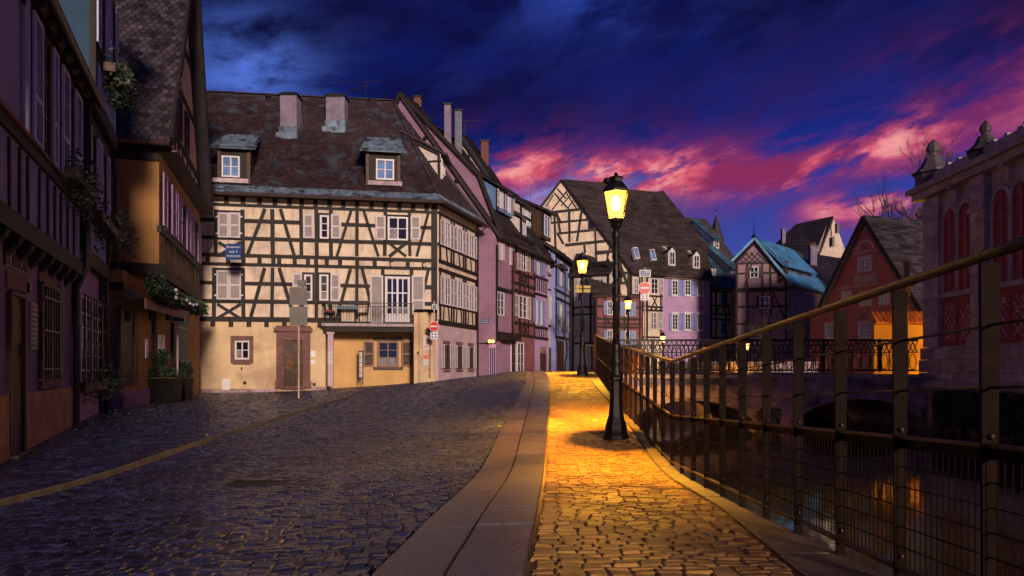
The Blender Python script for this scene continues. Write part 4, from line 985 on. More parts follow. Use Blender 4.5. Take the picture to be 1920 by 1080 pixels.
flower_box('shaggy flower box trailing under the shuttered window of the leftmost house', FU, FU.S(108), FU.S(146), FU.ZY(128, 335), .10, 650, .6, .045)
# second house (blue-grey)
F2 = Fac((LX(13.35), 13.35), (LX(16.1), 16.1)); F2U = F2.off(.14); F2T = F2.off(.30)
h2 = thing('blue_grey_house', 'narrow blue-grey house with a grilled ground window and blue balcony panels', 'house', (LX(15), 15, .1))
MB().plan(bk(F2, 6), -.3, 3.35).build('ground_floor_wall', m_lilac, h2); z2 = 6.4
MB().plan(bk(F2U, 6), 3.352, z2).build('upper_wall', m_bluegr, h2); MB().plan(bk(F2T, 6), z2 + .002, 10.4).build('top_wall', m_dteal, h2)
beams(F2, h2, [(.08, 0, .08, 3.3, .16), (F2.L - .1, 0, F2.L - .1, 3.3, .2)], px=False, d=.05)
beams(F2U, h2, [(0, 3.45, F2U.L, 3.45, .32), (0, z2 - .15, F2U.L, z2 - .15, .3), (.1, 3.5, .1, z2, .22), (F2U.L - .1, 3.5, F2U.L - .1, z2, .16), (F2U.L * .42, 4.6, F2U.L * .42, z2, .12)], px=False, d=.05)
beams(F2T, h2, [(0, z2 + .12, F2T.L, z2 + .12, .3), (.1, z2, .1, 10.3, .2), (F2T.L * .5, z2 + 1.3, F2T.L * .5, 10.3, .16), (0, 7.5, F2T.L, 7.5, .14)], px=False, d=.05)
s = 0.35
while s < F2T.L - .3: mb = MB(); F2T.box(mb, s, s + .36, z2 + .33, 7.4, .01, .045); mb.build('balcony_panel', m_blsh, h2); s += .42
for (c, Fx, z0, z1) in ((.27, F2U, 4.3, 6.1), (.72, F2U, 4.3, 6.1), (.27, F2T, 7.7, 9.6), (.75, F2T, 7.7, 9.6)):
    s_ = Fx.L * c; window(Fx, h2, s_ - .32, s_ + .32, z0, z1, 2, 3, shut=[(s_ - .72, s_ - .34, z0, z1), (s_ + .34, s_ + .72, z0, z1)], shm=m_lavs, shp=m_lav, fr=m_brown)
xa, xb = F2.S(145), F2.S(189); za_, zb2 = F2.ZY(167, 725), F2.ZY(167, 562)
window(F2, h2, xa + .05, (xa + xb) / 2 - .04, za_, zb2, 2, 6, mw=.04, panes=False); window(F2, h2, (xa + xb) / 2 + .04, xb - .1, za_, zb2, 2, 6, mw=.04)
mb = MB()
for k in range(7): F2.box(mb, xa, xb - .05, za_ + (zb2 - za_) * k / 6, za_ + (zb2 - za_) * k / 6 + .025, .10, .12)
for k in range(9): s_ = xa + (xb - xa - .05) * k / 8; F2.box(mb, s_, s_ + .02, za_, zb2, .12, .14)
mb.build('iron_grille', m_iron, h2)['kind'] = 'stuff'
flower_box('leggy dark planter below the grilled ground floor window', F2, F2.S(143), F2.S(190), F2.ZY(167, 715), .08, 450, .4, .05)
flower_box('flower box trailing below the first floor window of the blue-grey house', F2U, F2U.S(160), F2U.S(210), F2U.ZY(185, 420), .10, 550, .7, .055)
flower_box('topmost flower box, dark foliage beside the blue balcony panels', F2T, F2T.S(185), F2T.S(214), F2T.ZY(200, 150), .10, 600, .6, .07)
mb = MB(); pe0, pe1 = F2T.p(-.2, 10.4, .5), F2T.p(F2T.L + .2, 10.4, .5); roof_slab(h2, (pe0, pe1, F2T.p(F2T.L + .2, 14, -3), F2T.p(-.2, 14, -3)), m_tile3)
p = F2.p(F2.L + .05, 0, .12); mb = MB(); mb.tube([(p.x, p.y, .05), (p.x, p.y, 6.1)], .05, 8); mb.build('downpipe', m_gutter, h2, smooth=True)

# orange house ----------------------------------------------------------
h3 = thing('orange_house', 'ochre-orange corner house with huge steep tiled roof, jettied over an awning', 'house', (-11, 20, .1))
K0 = (-9.62, 18.6); K1 = (-11.98, 26.2); FF = Fac((-13.6, 17.55), K0); FS = Fac(K0, K1)
zj3 = FF.ZY(290, 512); zE3 = FF.ZY(300, 268)
MB().plan([(-13.6, 17.55), K0, K1, (-15.5, 25.4)], zj3, zE3).build('upper_wall', m_orange, h3)
GA, GB = (-10.2, 17.9), (-12.5, 27.3); GF = Fac((-13.2, 17.3), GA); GS = Fac(GA, GB)
MB().plan([(-13.2, 17.3), GA, GB, (-15.5, 26.5)], -.3, zj3 - .002).build('ground_floor_wall', m_orange, h3)
beams(FF, h3, [(0, zj3 + .1, FF.L, zj3 + .1, .34), (0, zE3 - .25, FF.L, zE3 - .25, .5)], px=False, d=.05)
beams(GF, h3, [(0, zj3 - .45, GF.L, zj3 - .45, .22)], px=False, d=.04)
beams(FS, h3, [(0, zj3 + .1, FS.L, zj3 + .1, .34), (0, FS.ZY(340, 470), FS.L, FS.ZY(340, 470), .2), (0, zE3 + .02, FS.L, zE3 + .02, .42)], px=False, d=.06)
zsil = FS.ZY(340, 470)
for k in range(13): s_ = FS.L * (k + .4) / 13; beams(FS, h3, [(s_, zj3 + .2, s_ + R.choice((-.12, 0, .12)), zsil, .10)], px=False, d=.035)
zwt = zE3 - .75
for a, b, kd in ((300, 308, 's'), (309, 316, 'w'), (316.5, 325, 's'), (328, 336, 's'), (337, 344, 'w'), (345, 352, 's'), (353, 359, 's'), (360, 366, 'w'), (366.5, 372, 's')):
    if kd == 's': shutter(FS, h3, FS.S(a), FS.S(b), zsil + .12, zwt, m_lilac, m_lilac, d=.07)
    else: window(FS, h3, FS.S(a), FS.S(b), zsil + .12, zwt, 2, 3, fr=m_brown)
# gable on the street side
rY = 22.4; rz3 = zE3 + 7.6; rm = FS.L * .5
FS.poly(mb := MB(), [(0, zE3 + .2), (FS.L, zE3 + .2), (rm, rz3)], -.25, .0); mb.build('gable_wall', m_ochre, h3)
for z_ in (zE3 + 1.0, zE3 + 2.7, zE3 + 4.4): q = 1 - (z_ - zE3) / 7.6; beams(FS, h3, [(rm - rm * q, z_, rm + rm * q, z_, .2)], px=False, d=.05)
for k in range(9): s_ = FS.L * (k + 1) / 10; top = zE3 + 7.6 * (1 - abs(s_ - rm) / rm); beams(FS, h3, [(s_, zE3 + .2, s_ + R.choice((-.15, .15)), min(top - .2, zE3 + 1.0), .11)], px=False, d=.03)
beams(FS, h3, [(.1, zE3 + .2, rm, rz3, .2), (FS.L - .1, zE3 + .2, rm, rz3, .2)], px=False, d=.06)
for z_ in (zE3 + 1.15,): window(FS, h3, rm - 1.2, rm - .4, z_, z_ + 1.3, 2, 2, fr=m_brown); window(FS, h3, rm + .3, rm + 1.1, z_, z_ + 1.3, 2, 2, fr=m_brown)
u3 = Vector((FF.u.x, FF.u.y, 0)); ns = Vector((FS.n.x, FS.n.y, 0)) * .38
e1 = Vector((*K0, zE3 - .05)) + Vector((FF.n.x, FF.n.y, 0)) * .38 + ns; e0 = e1 - u3 * 5.2
top = Vector((*(FS.A + FS.u * rm), rz3 + .15)) + ns; t0 = top - u3 * 5.2
roof_slab(h3, (e0, e1, top, t0), m_tile3, .2); sl3 = Slope(e0, e1, t0)
tiles(h3, sl3, (e0, e1, top, t0), m_tile3, .19, .165, parts=290, focus=lambda p: (p.x + 10.3) ** 2 * 3 + (p.z - 9.5) ** 2)
e3 = Vector((*K1, zE3 - .05)) + Vector((FS.u.x, FS.u.y, 0)) * .4 + ns; roof_slab(h3, (e3, e3 - u3 * 5.2, t0, top), m_tile3, .2)
mb = MB(); mb.bar(e1 + ns * .03, top + ns * .03, .08, .26); mb.build('barge_board', m_beam, h3); mb = MB(); mb.bar(e3 + ns * .03, top + ns * .03, .08, .30); mb.build('barge_board', m_beam, h3)
mb = MB(); mb.tube([e0 - Vector((0, .1, .08)), e1 + Vector((0, -.1, -.08))], .075, 8); mb.build('gutter', m_gutter, h3, smooth=True)
mb = MB(); p = FF.p(FF.S(221), 0, .12); mb.tube([(e0.x + 3.6, p.y - .3, zE3 - .15), (p.x, p.y, zE3 - 1.1), (p.x, p.y, zj3 - 1.3)], .055, 8); mb.build('downpipe', m_gutter, h3, smooth=True)
# under-roof skirt over the side windows (blue grey pent)
mb = MB(); mb.prism([FS.p(-.05, zE3 - .25, .0), FS.p(-.05, zE3 + .05, .0), FS.p(-.05, zE3 - .22, .5)], (FS.u.x * (FS.L + .1), FS.u.y * (FS.L + .1), 0)); mb.build('pent_roof', m_tilesteel if 0 else m_tile3, h3)
# ground floor: plinth, doors, posts, awning board
mb = MB(); GS.box(mb, 0, GS.S(283), -.3, GS.ZY(240, 732), 0, .06); GF.box(mb, 0, GF.L, -.3, GS.ZY(240, 732), 0, .06); mb.build('plinth', m_red if 0 else m_mauve, h3)
mb = MB(); boxpx(GS, mb, 224, 580, 251, 722, .0, .02); mb.build('shop_door', m_brown, h3); mb = MB(); boxpx(GS, mb, 222, 580, 226, 722, .0, .06); boxpx(GS, mb, 249, 580, 253, 722, .0, .06); boxpx(GS, mb, 222, 574, 253, 581, .0, .062); mb.build('door_frame', m_brown, h3)
for px in (286, 322): beams(GS, h3, [(GS.S(px), -.1, GS.S(px), zj3 - .1, .22)], px=False, d=.1)
mb = MB(); boxpx(GS, mb, 324, 585, 350, 735, .0, .05); mb.build('teal_shop_front', m_teal, h3); mb = MB(); boxpx(GS, mb, 324, 612, 350, 618, .05, .08); mb.build('teal_front_rail', m_iron, h3)
for x0, x1 in ((292, 297), (299, 304)): mb = MB(); boxpx(GS, mb, x0, 628, x1, 664, .0, .08); mb.build('menu_case', m_signw, h3)
mb = MB(); boxpx(GS, mb, 272, 636, 276, 672, .0, .03); mb.build('notice', m_signw, h3)
Fa = Fac((-9.75, 18.0), (-11.5, 26.0)); s0, s1 = Fa.S(255), Fa.S(340)
mb = MB(); Fa.box(mb, s0, s1, Fa.ZY(256, 578), Fa.ZY(256, 558), .2, .24); mb.prism([Fa.p(s0, Fa.ZY(256, 558) - .01, .2), Fa.p(s0, Fa.ZY(256, 552), -.6), Fa.p(s0, Fa.ZY(256, 558) + .05, -.6)], (Fa.u.x * (s1 - s0), Fa.u.y * (s1 - s0), 0)); mb.build('awning_board', m_awn, h3)
for px in (222, 268, 300):
    p = GS.p(GS.S(px), GS.ZY(px, 592), .22); mb = MB(); mb.lathe([(.03, .15), (.09, .12), (.07, -.12), (.02, -.15)], p, 6); mb.bar(p + Vector((0, 0, .15)), GS.p(GS.S(px), p.z + .22, 0), .02); mb.build('wall_lantern', m_iron, h3)
mb = MB(); p = Fa.p(Fa.S(240), Fa.ZY(240, 556), .1)
mb.tube([p + Vector((.0 + .16 * math.cos(k * .5) * (1 - k / 26), 0, .16 * math.sin(k * .5) * (1 - k / 26))) for k in range(22)], .02, 5); mb.build('scroll_ornament', m_zinc, h3)
# garland with baubles
t = thing('garland', 'thick fir garland hung with silver baubles above the awning board', 'garland', Fa.p(2, 3, .2)); mb = MB()
for k in range(44):
    px = 236 + 136 * k / 43; s_ = FS.S(min(px, 371)) if px > 300 else -1.4 + 1.4 * (px - 236) / 64
    py = 532 + (px - 236) * .36; Yh = FS.A.y + FS.u.y * s_; c = FS.p(s_, EYE + (690 - py) / F * Yh, .16); leaves(mb, c, (.26, .26, .30), 60, .08)
mb.build('fir_sprays', m_leaf, t)['kind'] = 'stuff'
for px, py in ((289, 541), (288, 548), (321, 561), (328, 567), (335, 570), (342, 569), (367, 578), (300, 556)):
    s_ = FS.S(px) if px > 300 else 0; Yh = FS.A.y + FS.u.y * s_ - .2; c = FS.p(s_, EYE + (690 - py) / F * Yh, .42); MB().sphere(c, .055, 10, 8).build('bauble', m_ball, t, smooth=True)
# planters with clipped shrubs by the orange house
def planter(px, py, Y, w, h, lab, ball):
    c = Vector(((px - 960) / F * Y, Y, float(gz((px - 960) / F * Y, Y)))); t = thing('planter', lab, 'planter', c)
    mb = MB(); b = w / 2; mb.hexa([(-b * .9, -.25, 0), (b * .9, -.25, 0), (b * .9, .25, 0), (-b * .9, .25, 0), (-b, -.28, h), (b, -.28, h), (b, .28, h), (-b, .28, h)]); mb.build('box', m_iron, t, local=True)
    mb = MB(); mb.box(-b - .02, b + .02, -.30, .30, h, h + .04); mb.build('rim', m_brown, t, local=True)
    mb = MB(); leaves(mb, (0, 0, h + .12), (b * 1.1, .32, .26), 500, .06)
    if ball: leaves(mb, (-.05, 0, h + .62), (.26, .26, .26), 520, .045); mb.bar((-.05, 0, h), (-.05, 0, h + .5), .03)
    else: leaves(mb, (.1, 0, h + .3), (.3, .3, .3), 300, .07)
    mb.build('foliage', m_leaf, t, local=True)['kind'] = 'stuff'
planter(305, 757, 20.4, .95, .75, 'long dark planter with a clipped ball shrub in front of the orange house', True)
planter(338, 752, 22.2, .60, .72, 'smaller dark planter with a bushy plant beside the teal shop front', False)
# white pole with a street plate by the teal front
def sign_pole(lab, px, Y, pytop, pybot=None, m=None, cat='sign', nm='road_sign', r=.03):
    x = (px - 960) / F * Y; z = float(gz(x, Y)) if pybot is None else EYE + (690 - pybot) / F * Y; zt = EYE + (690 - pytop) / F * Y
    t = thing(nm, lab, cat, (x, Y, z)); MB().lathe([(r, 0), (r, zt - z), (r * .5, zt - z + .02)], (0, 0, 0), 10).lathe([(r * 2, 0), (r * 2, .03), (r, .05)], (0, 0, 0), 10).build('pole', m or m_pole, t, smooth=False, local=True); return t
t = sign_pole('slim white pole with a small blue street plate before the teal shop front', 333, 21.4, 592, m=m_pinkw)
a, b = Wp(322, 604, 21.3), Wp(346, 592, 21.3); MB().box(a.x, b.x, 21.33, 21.36, a.z, b.z).build('plate', m_signw, t); MB().box(a.x + .03, b.x - .03, 21.32, 21.328, a.z + .03, b.z - .03).build('plate_face', m_signb, t)
# grey backed road sign on the square
Y = 19.6; t = sign_pole('bare pole carrying two grey sign backs at the end of the road kerb', 560, Y, 528, 752)
for x0, y0, x1, y1 in ((544, 539, 577, 572), (544, 575, 577, 610)):
    a, b = Wp(x0, y1, Y), Wp(x1, y0, Y); mb = MB(); mb.box(a.x, b.x, Y - .055, Y - .035, a.z, b.z)
    so = mb.build('sign_plate', m_signg, t); mb = MB(); mb.box(a.x + .0, b.x - .0, Y - .034, Y - .02, a.z, a.z + .03); mb.box(a.x, b.x, Y - .034, Y - .02, b.z - .03, b.z)
    mb.box(a.x + .02, b.x - .02, Y - .034, Y - .03, (a.z + b.z) / 2 - .02, (a.z + b.z) / 2 + .02); mb.build('stiffener', m_signg, so)
a = Wp(564, 532, Y); MB().box(a.x - .08, a.x + .14, Y - .05, Y + .03, a.z - .08, a.z + .1).build('sensor_box', m_signg, t)
# no entry signs
def no_entry(lab, px, py, Y, r, pytop, pybot, plate, lower, nm='no_entry_sign'):
    t = sign_pole(lab, px, Y, pytop, pybot, m=m_pinkw, nm=nm); c = Wp(px, py, Y - .05)
    def disc(rr, y0, y1, m_, n_): 
        mb = MB(); pts = [(c.x + math.cos(2 * math.pi * k / 28) * rr, y0, c.z + math.sin(2 * math.pi * k / 28) * rr) for k in range(28)]; mb.prism(pts, (0, y1 - y0, 0)); mb.build(n_, m_, t)
    disc(r, c.y - .010, c.y + .008, m_signw, 'disc_rim'); disc(r * .92, c.y - .015, c.y - .0105, m_signr, 'disc_face')
    MB().box(c.x - r * .7, c.x + r * .7, c.y - .019, c.y - .0155, c.z - r * .14, c.z + r * .14).build('white_bar', m_signw, t)
    a, b = Wp(lower[0], lower[3], Y - .05), Wp(lower[2], lower[1], Y - .05); lo_ = MB().box(a.x, b.x, Y - .055, Y - .04, a.z, b.z).build('lower_plate', m_signw, t)
    wd, hh = b.x - a.x, b.z - a.z; mb = MB()
    for i in (0, 1):
        for j in (0, 1): mb.box(a.x + wd * (.14 + .46 * i), a.x + wd * (.40 + .46 * i), Y - .059, Y - .0555, a.z + hh * (.18 + .42 * j), a.z + hh * (.40 + .42 * j))
    mb.build('plate_symbols', m_signb, lo_)['kind'] = 'stuff'
    a, b = Wp(plate[0], plate[3], Y - .05), Wp(plate[2], plate[1], Y - .05); up = MB().box(a.x, b.x, Y - .055, Y - .04, a.z, b.z).build('upper_plate', m_signw, t)
    MB().box(a.x + .03, b.x - .03, Y - .059, Y - .0555, a.z + .025, b.z - .025).build('upper_plate_face', m_signb, up); return t, up, (a, b)
t, up, (a, b) = no_entry('tall no entry sign with blue street plate above, across the bridge', 1209, 540, 26, .235, 503, 697, (1199, 506, 1220, 519), (1201, 552, 1217, 563))
text_part('RUE', .10, ((a.x + b.x) / 2 + .05, 26 - .064, b.z - .09), (1, 0, 0), (0, 0, 1), m_signw, up); text_part('POISSONNERIE', .05, ((a.x + b.x) / 2, 26 - .064, a.z + .08), (1, 0, 0), (0, 0, 1), m_signw, up)
t, up, (a, b) = no_entry('small no entry sign fixed at the ochre rounded house corner', 814, 612, 29.0, .215, 565, 700, (810, 570, 819, 580), (807, 623, 820.5, 636))
text_part('P', .16, ((a.x + b.x) / 2, 29 - .064, (a.z + b.z) / 2), (1, 0, 0), (0, 0, 1), m_signw, up)
# ================================================================== the row along the street
def houseblock(nm, lab, A, B, depth, z0, ze, wm, ridge_h, over=.35, roofm=m_tileb, gable_ext=0, wall_d=0, step=.17):
    f = Fac(A, B); t = thing(nm, lab, 'house', (A[0], A[1], z0)); n = Vector((f.n.x, f.n.y))
    a2 = f.A - n * depth; b2 = f.B - n * depth
    MB().plan([tuple(f.A), tuple(f.B), tuple(b2), tuple(a2)], z0 - 1.2, ze).build('wall', wm, t)
    return f, t
def pitched(t, f, ze, depth, rise, m, e0=0.0, e1=0.0, over=.4, step=.17, gw=None, back=True, rtiles=True):
    """gable roof with its ridge parallel to the facade"""
    h = depth / 2; k = rise / h
    p0, p1 = f.p(-e0, ze - over * k, over), f.p(f.L + e1, ze - over * k, over); r0, r1 = f.p(-e0, ze + rise, -h), f.p(f.L + e1, ze + rise, -h)
    roof_slab(t, (p0, p1, r1, r0), m, .14); courses(t, Slope(p0, p1, r0), (p0, p1, r1, r0), m, step)
    if back: q0, q1 = f.p(-e0, ze - over * k, -depth - over), f.p(f.L + e1, ze - over * k, -depth - over); roof_slab(t, (q1, q0, r0, r1), m, .14)
    if gw:
        for s_ in (0.0, f.L - .2): MB().prism([f.p(s_, ze - .01, 0), f.p(s_, ze - .01, -depth), f.p(s_, ze + rise - .1, -h)], (f.u.x * .2, f.u.y * .2, 0)).build('gable_wall', gw, t)
    if rtiles: ridge_tiles(t, r0 + Vector((0, 0, .03)), r1 + Vector((0, 0, .03)), m, .12, .6)
    return Slope(p0, p1, r0), (p0, p1, r0, r1)
def gutter(t, f, z, d=.45, e=.1, r=.07):
    mb = MB(); mb.tube([f.p(-e, z, d), f.p(f.L + e, z, d)], r, 7); mb.build('gutter', m_gutter, t, smooth=True)
DIR = .406; S0 = (-.83, 35.5)
def SP(d, off=0): return (S0[0] + DIR * d + off, S0[1] + d)
cuts = [(930, 0), (952, 1.83), (997, 5.36), (1022, 7.6), (1046, 10.0)]
# mauve gable house
fD, hD = houseblock('mauve_gable_house', 'mauve house whose tall blank gable rises beside the timbered corner house', SP(0), SP(1.95), 9.9, .6, 8.4, m_mauve, 7)
FG = Fac((-10.6, 37.3), (-.85, 35.48)); gx = lambda px, py: FG.pt(px, py)
mb = MB(); apex = gx(752, 182); bl = (0, 3); r1 = (FG.L, 8.5); FG.poly(mb, [(FG.L - 9.2, 4), (FG.L, .2), (FG.L, 8.6), gx(900, 336), apex, (FG.L - 9.2, apex[1] - 8.5)], -.3, 0); mb.build('gable_wall', m_mauve, hD)
for a, b in ((( FG.L + .4, 7.9), gx(900, 330)), (gx(900, 330), (apex[0], apex[1] + .12)), ((apex[0], apex[1] + .12), (FG.L - 9.2, apex[1] - 8.5))):
    mb = MB(); FG.beam(mb, a, b, .16, -.02, .22); mb.build('barge_board', m_beam, hD)
for px, py in ((797, 260), (856, 340)): mb = MB(); s_, z_ = gx(px, py); mb.sphere(FG.p(s_, z_, .0), .13, 8, 6); mb.build('round_vent', m_iron, hD)
ap3 = FG.p(apex[0], apex[1] + .2, .2); ev3 = FG.p(FG.L + .4, 7.95, .2); nx = Vector((DIR, 1, 0)).normalized()
def street_roof(par, a_e, a_r, ln, m, th=.16):
    p = [Vector(a_e), Vector(a_e) + nx * ln, Vector(a_r) + nx * ln, Vector(a_r)]; roof_slab(par, p, m, th); courses(par, Slope(p[0], p[1], p[3]), p, m, .18); return p
street_roof(hD, ev3, ap3, 2.3, m_tileb)
mb = MB(); FG.box(mb, gx(895, 0)[0], FG.L + .02, 2.45, 2.52, 0, .03); mb.build('string_course', m_beam, hD)
mb = MB(); p = FG.p(FG.S(909.5), FG.ZY(909, 602), .03); FG.box(mb, FG.S(902), FG.S(917), FG.ZY(909, 606.5), FG.ZY(909, 597.5), 0, .03); pl = mb.build('street_name_plate', m_signb, hD)
text_part('RUE DES', .10, p + Vector((0, -.01, .05)), (1, -.1, 0), (0, 0, 1), m_signw, pl); text_part('TANNEURS', .10, p + Vector((0, -.01, -.07)), (1, -.1, 0), (0, 0, 1), m_signw, pl)
def street_windows(f, t, list_, **k):
    for w_ in list_:
        x0, y0, x1, y1 = w_[:4]; wpx(f, t, x0, y0, x1, y1, w_[4] if len(w_) > 4 else (), **k)
z6 = lambda u, v: (860 + u / 2.7, 330 + v / 2.7)
def W6(u0, v0, u1, v1): a = z6(u0, v0); b = z6(u1, v1); return (a[0], a[1], b[0], b[1])
street_windows(fD, hD, [(936, 455, 941, 488, [(933, 455, 935.8, 488), (941.2, 455, 944, 488)]), (931, 548, 944, 592)], cols=2, rows=3)
beams(fD, hD, [(0, fD.ZY(940, 543), fD.L, fD.ZY(940, 543), .25), (0, fD.ZY(940, 628), fD.L, fD.ZY(940, 628), .3), (.08, 2.6, .08, 7.6, .16)], px=False, d=.05)
mb = MB(); fD.box(mb, .2, fD.L, fD.ZY(940, 638), fD.ZY(940, 630), .1, .6); mb.build('shop_awning', m_beam, hD)
for px in (918, 924): MB().sphere(Wp(px, 640, 35.2), .09, 8, 6).build('shop_lamp', m_litbox, hD)
# blank pilaster door left of the corner
mb = MB(); FG.box(mb, FG.S(917), FG.S(930), .3, FG.ZY(925, 645), 0, .05); sd = mb.build('shop_front', m_lilac, hD)
for k in range(3): mb = MB(); x = 919.5 + k * 3.6; FG.box(mb, FG.S(x), FG.S(x + 1.8), FG.ZY(925, 702), FG.ZY(925, 652), .05, .06); mb.build('shop_pane', m_glass, sd)
# rust red house
def row_house(nm, lab, d0, d1, ze, wm, z0=.6, off=0, ridge=5.2, rh=5.6, roofm=m_tileb):
    f = Fac(SP(d0, off), SP(d1, off)); t = thing(nm, lab, 'house', (*SP(d0, off), z0)); n = Vector((f.n.x, f.n.y)); a2, b2 = f.A - n * 10, f.B - n * 10
    MB().plan([tuple(f.A), tuple(f.B), tuple(b2), tuple(a2)], z0 - 1, ze).build('wall', wm, t)
    MB().prism([f.p(0, ze - .02, 0), f.p(0, ze - .02, -10), f.p(0, ze + rh - .15, -ridge)], (f.u.x * .22, f.u.y * .22, 0)).build('party_gable', m_white, t)
    gf = Fac((f.p(0, 0, -10).x, f.p(0, 0, -10).y), (f.A.x, f.A.y))
    beams(gf, t, [(10 - ridge, ze + rh - .3, 10 - .1, ze + .05, .16), (10 - ridge, ze + rh - .9, 10 - .8, ze + .0, .12)] + [(10 - ridge + k, ze, 10 - ridge + k, ze + rh * (1 - k / ridge) - .2, .12) for k in (.8, 2.2, 3.6)] + [(10 - ridge, ze + 2.0, 10 - 1.9, ze + 2.0, .12)], px=False, d=.04)
    k = rh / ridge; p0 = f.p(0, ze - .4 * k, .4); p1 = f.p(f.L, ze - .4 * k, .4); r0, r1 = f.p(0, ze + rh, -ridge), f.p(f.L, ze + rh, -ridge)
    roof_slab(t, (p0, p1, r1, r0), roofm, .14); courses(t, Slope(p0, p1, r0), (p0, p1, r1, r0), roofm, .18); ridge_tiles(t, r0, r1, roofm, .12, .6)
    mb = MB(); mb.bar(p0 + Vector((0, 0, .06)), r0 + Vector((0, 0, .06)), .12, .14); mb.build('verge_board', m_zinc, t)
    gutter(t, f, ze - .4 * k - .03, .45); return f, t
fE, hE = row_house('rust_red_house', 'rust-red half-timbered house in the street row beside the mauve gable house', 1.98, 5.4, fD.ZY(930, 433) + .1, m_red, rh=7.0)
fE_ = fE
street_windows(fE, hE, [(975.5, 466, 985, 508, [(968, 464, 975, 506), (985.5, 468, 992, 510)]), (972, 555, 987, 597, [(961, 552, 971, 592), (987.5, 557, 993, 600)]), (955.5, 460, 962.5, 498)], cols=2, rows=3)
mb = MB(); 
for x0, x1 in ((957, 967), (969, 981)):
    wpx(fE, hE, x0, 642, x1, 703, (), cols=2, rows=3, name='arched_shop_door')
for k, (y) in enumerate((442, 512, 532, 546, 606, 628)): beams(fE, hE, [(0, fE.ZY(972, y), fE.L, fE.ZY(972, y), .16)], px=False, d=.05)
for s_ in (.06, .3, .34, .52, .7, .97): beams(fE, hE, [(fE.L * s_, fE.ZY(972, 626), fE.L * s_, fE.ZY(972, 440), .13)], px=False, d=.045)
for c in (.43, .6):
    for (ya, yb) in ((530, 513), (626, 607)): beams(fE, hE, [(fE.L * (c - .07), fE.ZY(972, ya), fE.L * (c + .07), fE.ZY(972, yb), .09), (fE.L * (c + .07), fE.ZY(972, ya), fE.L * (c - .07), fE.ZY(972, yb), .09)], px=False, d=.03, name='cross_brace')
mb = MB(); P = fE.p(.0, 0, .12); mb.tube([(P.x, P.y, .6), (P.x, P.y, 7.6)], .06, 8); mb.build('downpipe', m_gutter, hE, smooth=True)
fF, hF = row_house('violet_grey_house', 'narrow violet-grey house with blue shutters between the rust-red and pink row houses', 5.45, 7.6, fE.ZY(997, 470) + .35, m_lilac, rh=7.6)
street_windows(fF, hF, [(1004.5, 475, 1010, 515, [(999.5, 473, 1004, 513), (1013, 477, 1021, 518)]), (1003, 563, 1007, 608, [(998.5, 560, 1002.8, 604)]), (1011.5, 566, 1015, 610, [(1007.4, 563, 1011, 607), (1015.2, 567, 1020, 611)])], cols=2, rows=2, shm=m_blsh, shp=m_bluegr)
for y in (462, 520, 552, 614, 634): beams(fF, hF, [(0, fF.ZY(1009, y), fF.L, fF.ZY(1009, y), .15)], px=False, d=.05)
for k in range(7): s_ = fF.L * (k + .3) / 7; beams(fF, hF, [(s_, fF.ZY(1009, 632), s_ + .06, fF.ZY(1009, 614), .08), (s_, fF.ZY(1009, 546), s_, fF.ZY(1009, 521), .08)], px=False, d=.03)
mb = MB(); fF.box(mb, fF.L * .38, fF.L * .82, .4, fF.ZY(1009, 662), 0, .04); mb.build('doorway', m_brown, hF); mb = MB(); fF.box(mb, fF.L * .4, fF.L * .8, fF.ZY(1009, 662), fF.ZY(1009, 650), .0, .05); mb.build('door_sign', m_awn, hF)
fP, hP = row_house('pink_row_house', 'narrow salmon-pink row house with slim shuttered windows near the end of the row', 7.65, 10.0, fE.ZY(1022, 487) + .3, m_pinkw, rh=6.6)
street_windows(fP, hP, [(1029, 481, 1033, 512, [(1025.5, 480, 1028.8, 511), (1038, 483, 1041.5, 514)]), (1028.5, 555, 1031, 598, [(1025, 553, 1028.3, 596)]), (1034, 557, 1037, 600, [(1031.3, 555, 1033.8, 598), (1037.3, 558, 1041, 601)])], cols=2, rows=2)
for y in (478, 518, 545, 612): beams(fP, hP, [(0, fP.ZY(1034, y), fP.L, fP.ZY(1034, y), .12)], px=False, d=.04)
for a, b in ((1029, 1036), (1038, 1042)): mb = MB(); fP.box(mb, fP.S(a), fP.S(b), .5, fP.ZY(1034, 652), 0, .05); mb.build('door', m_brown, hP)
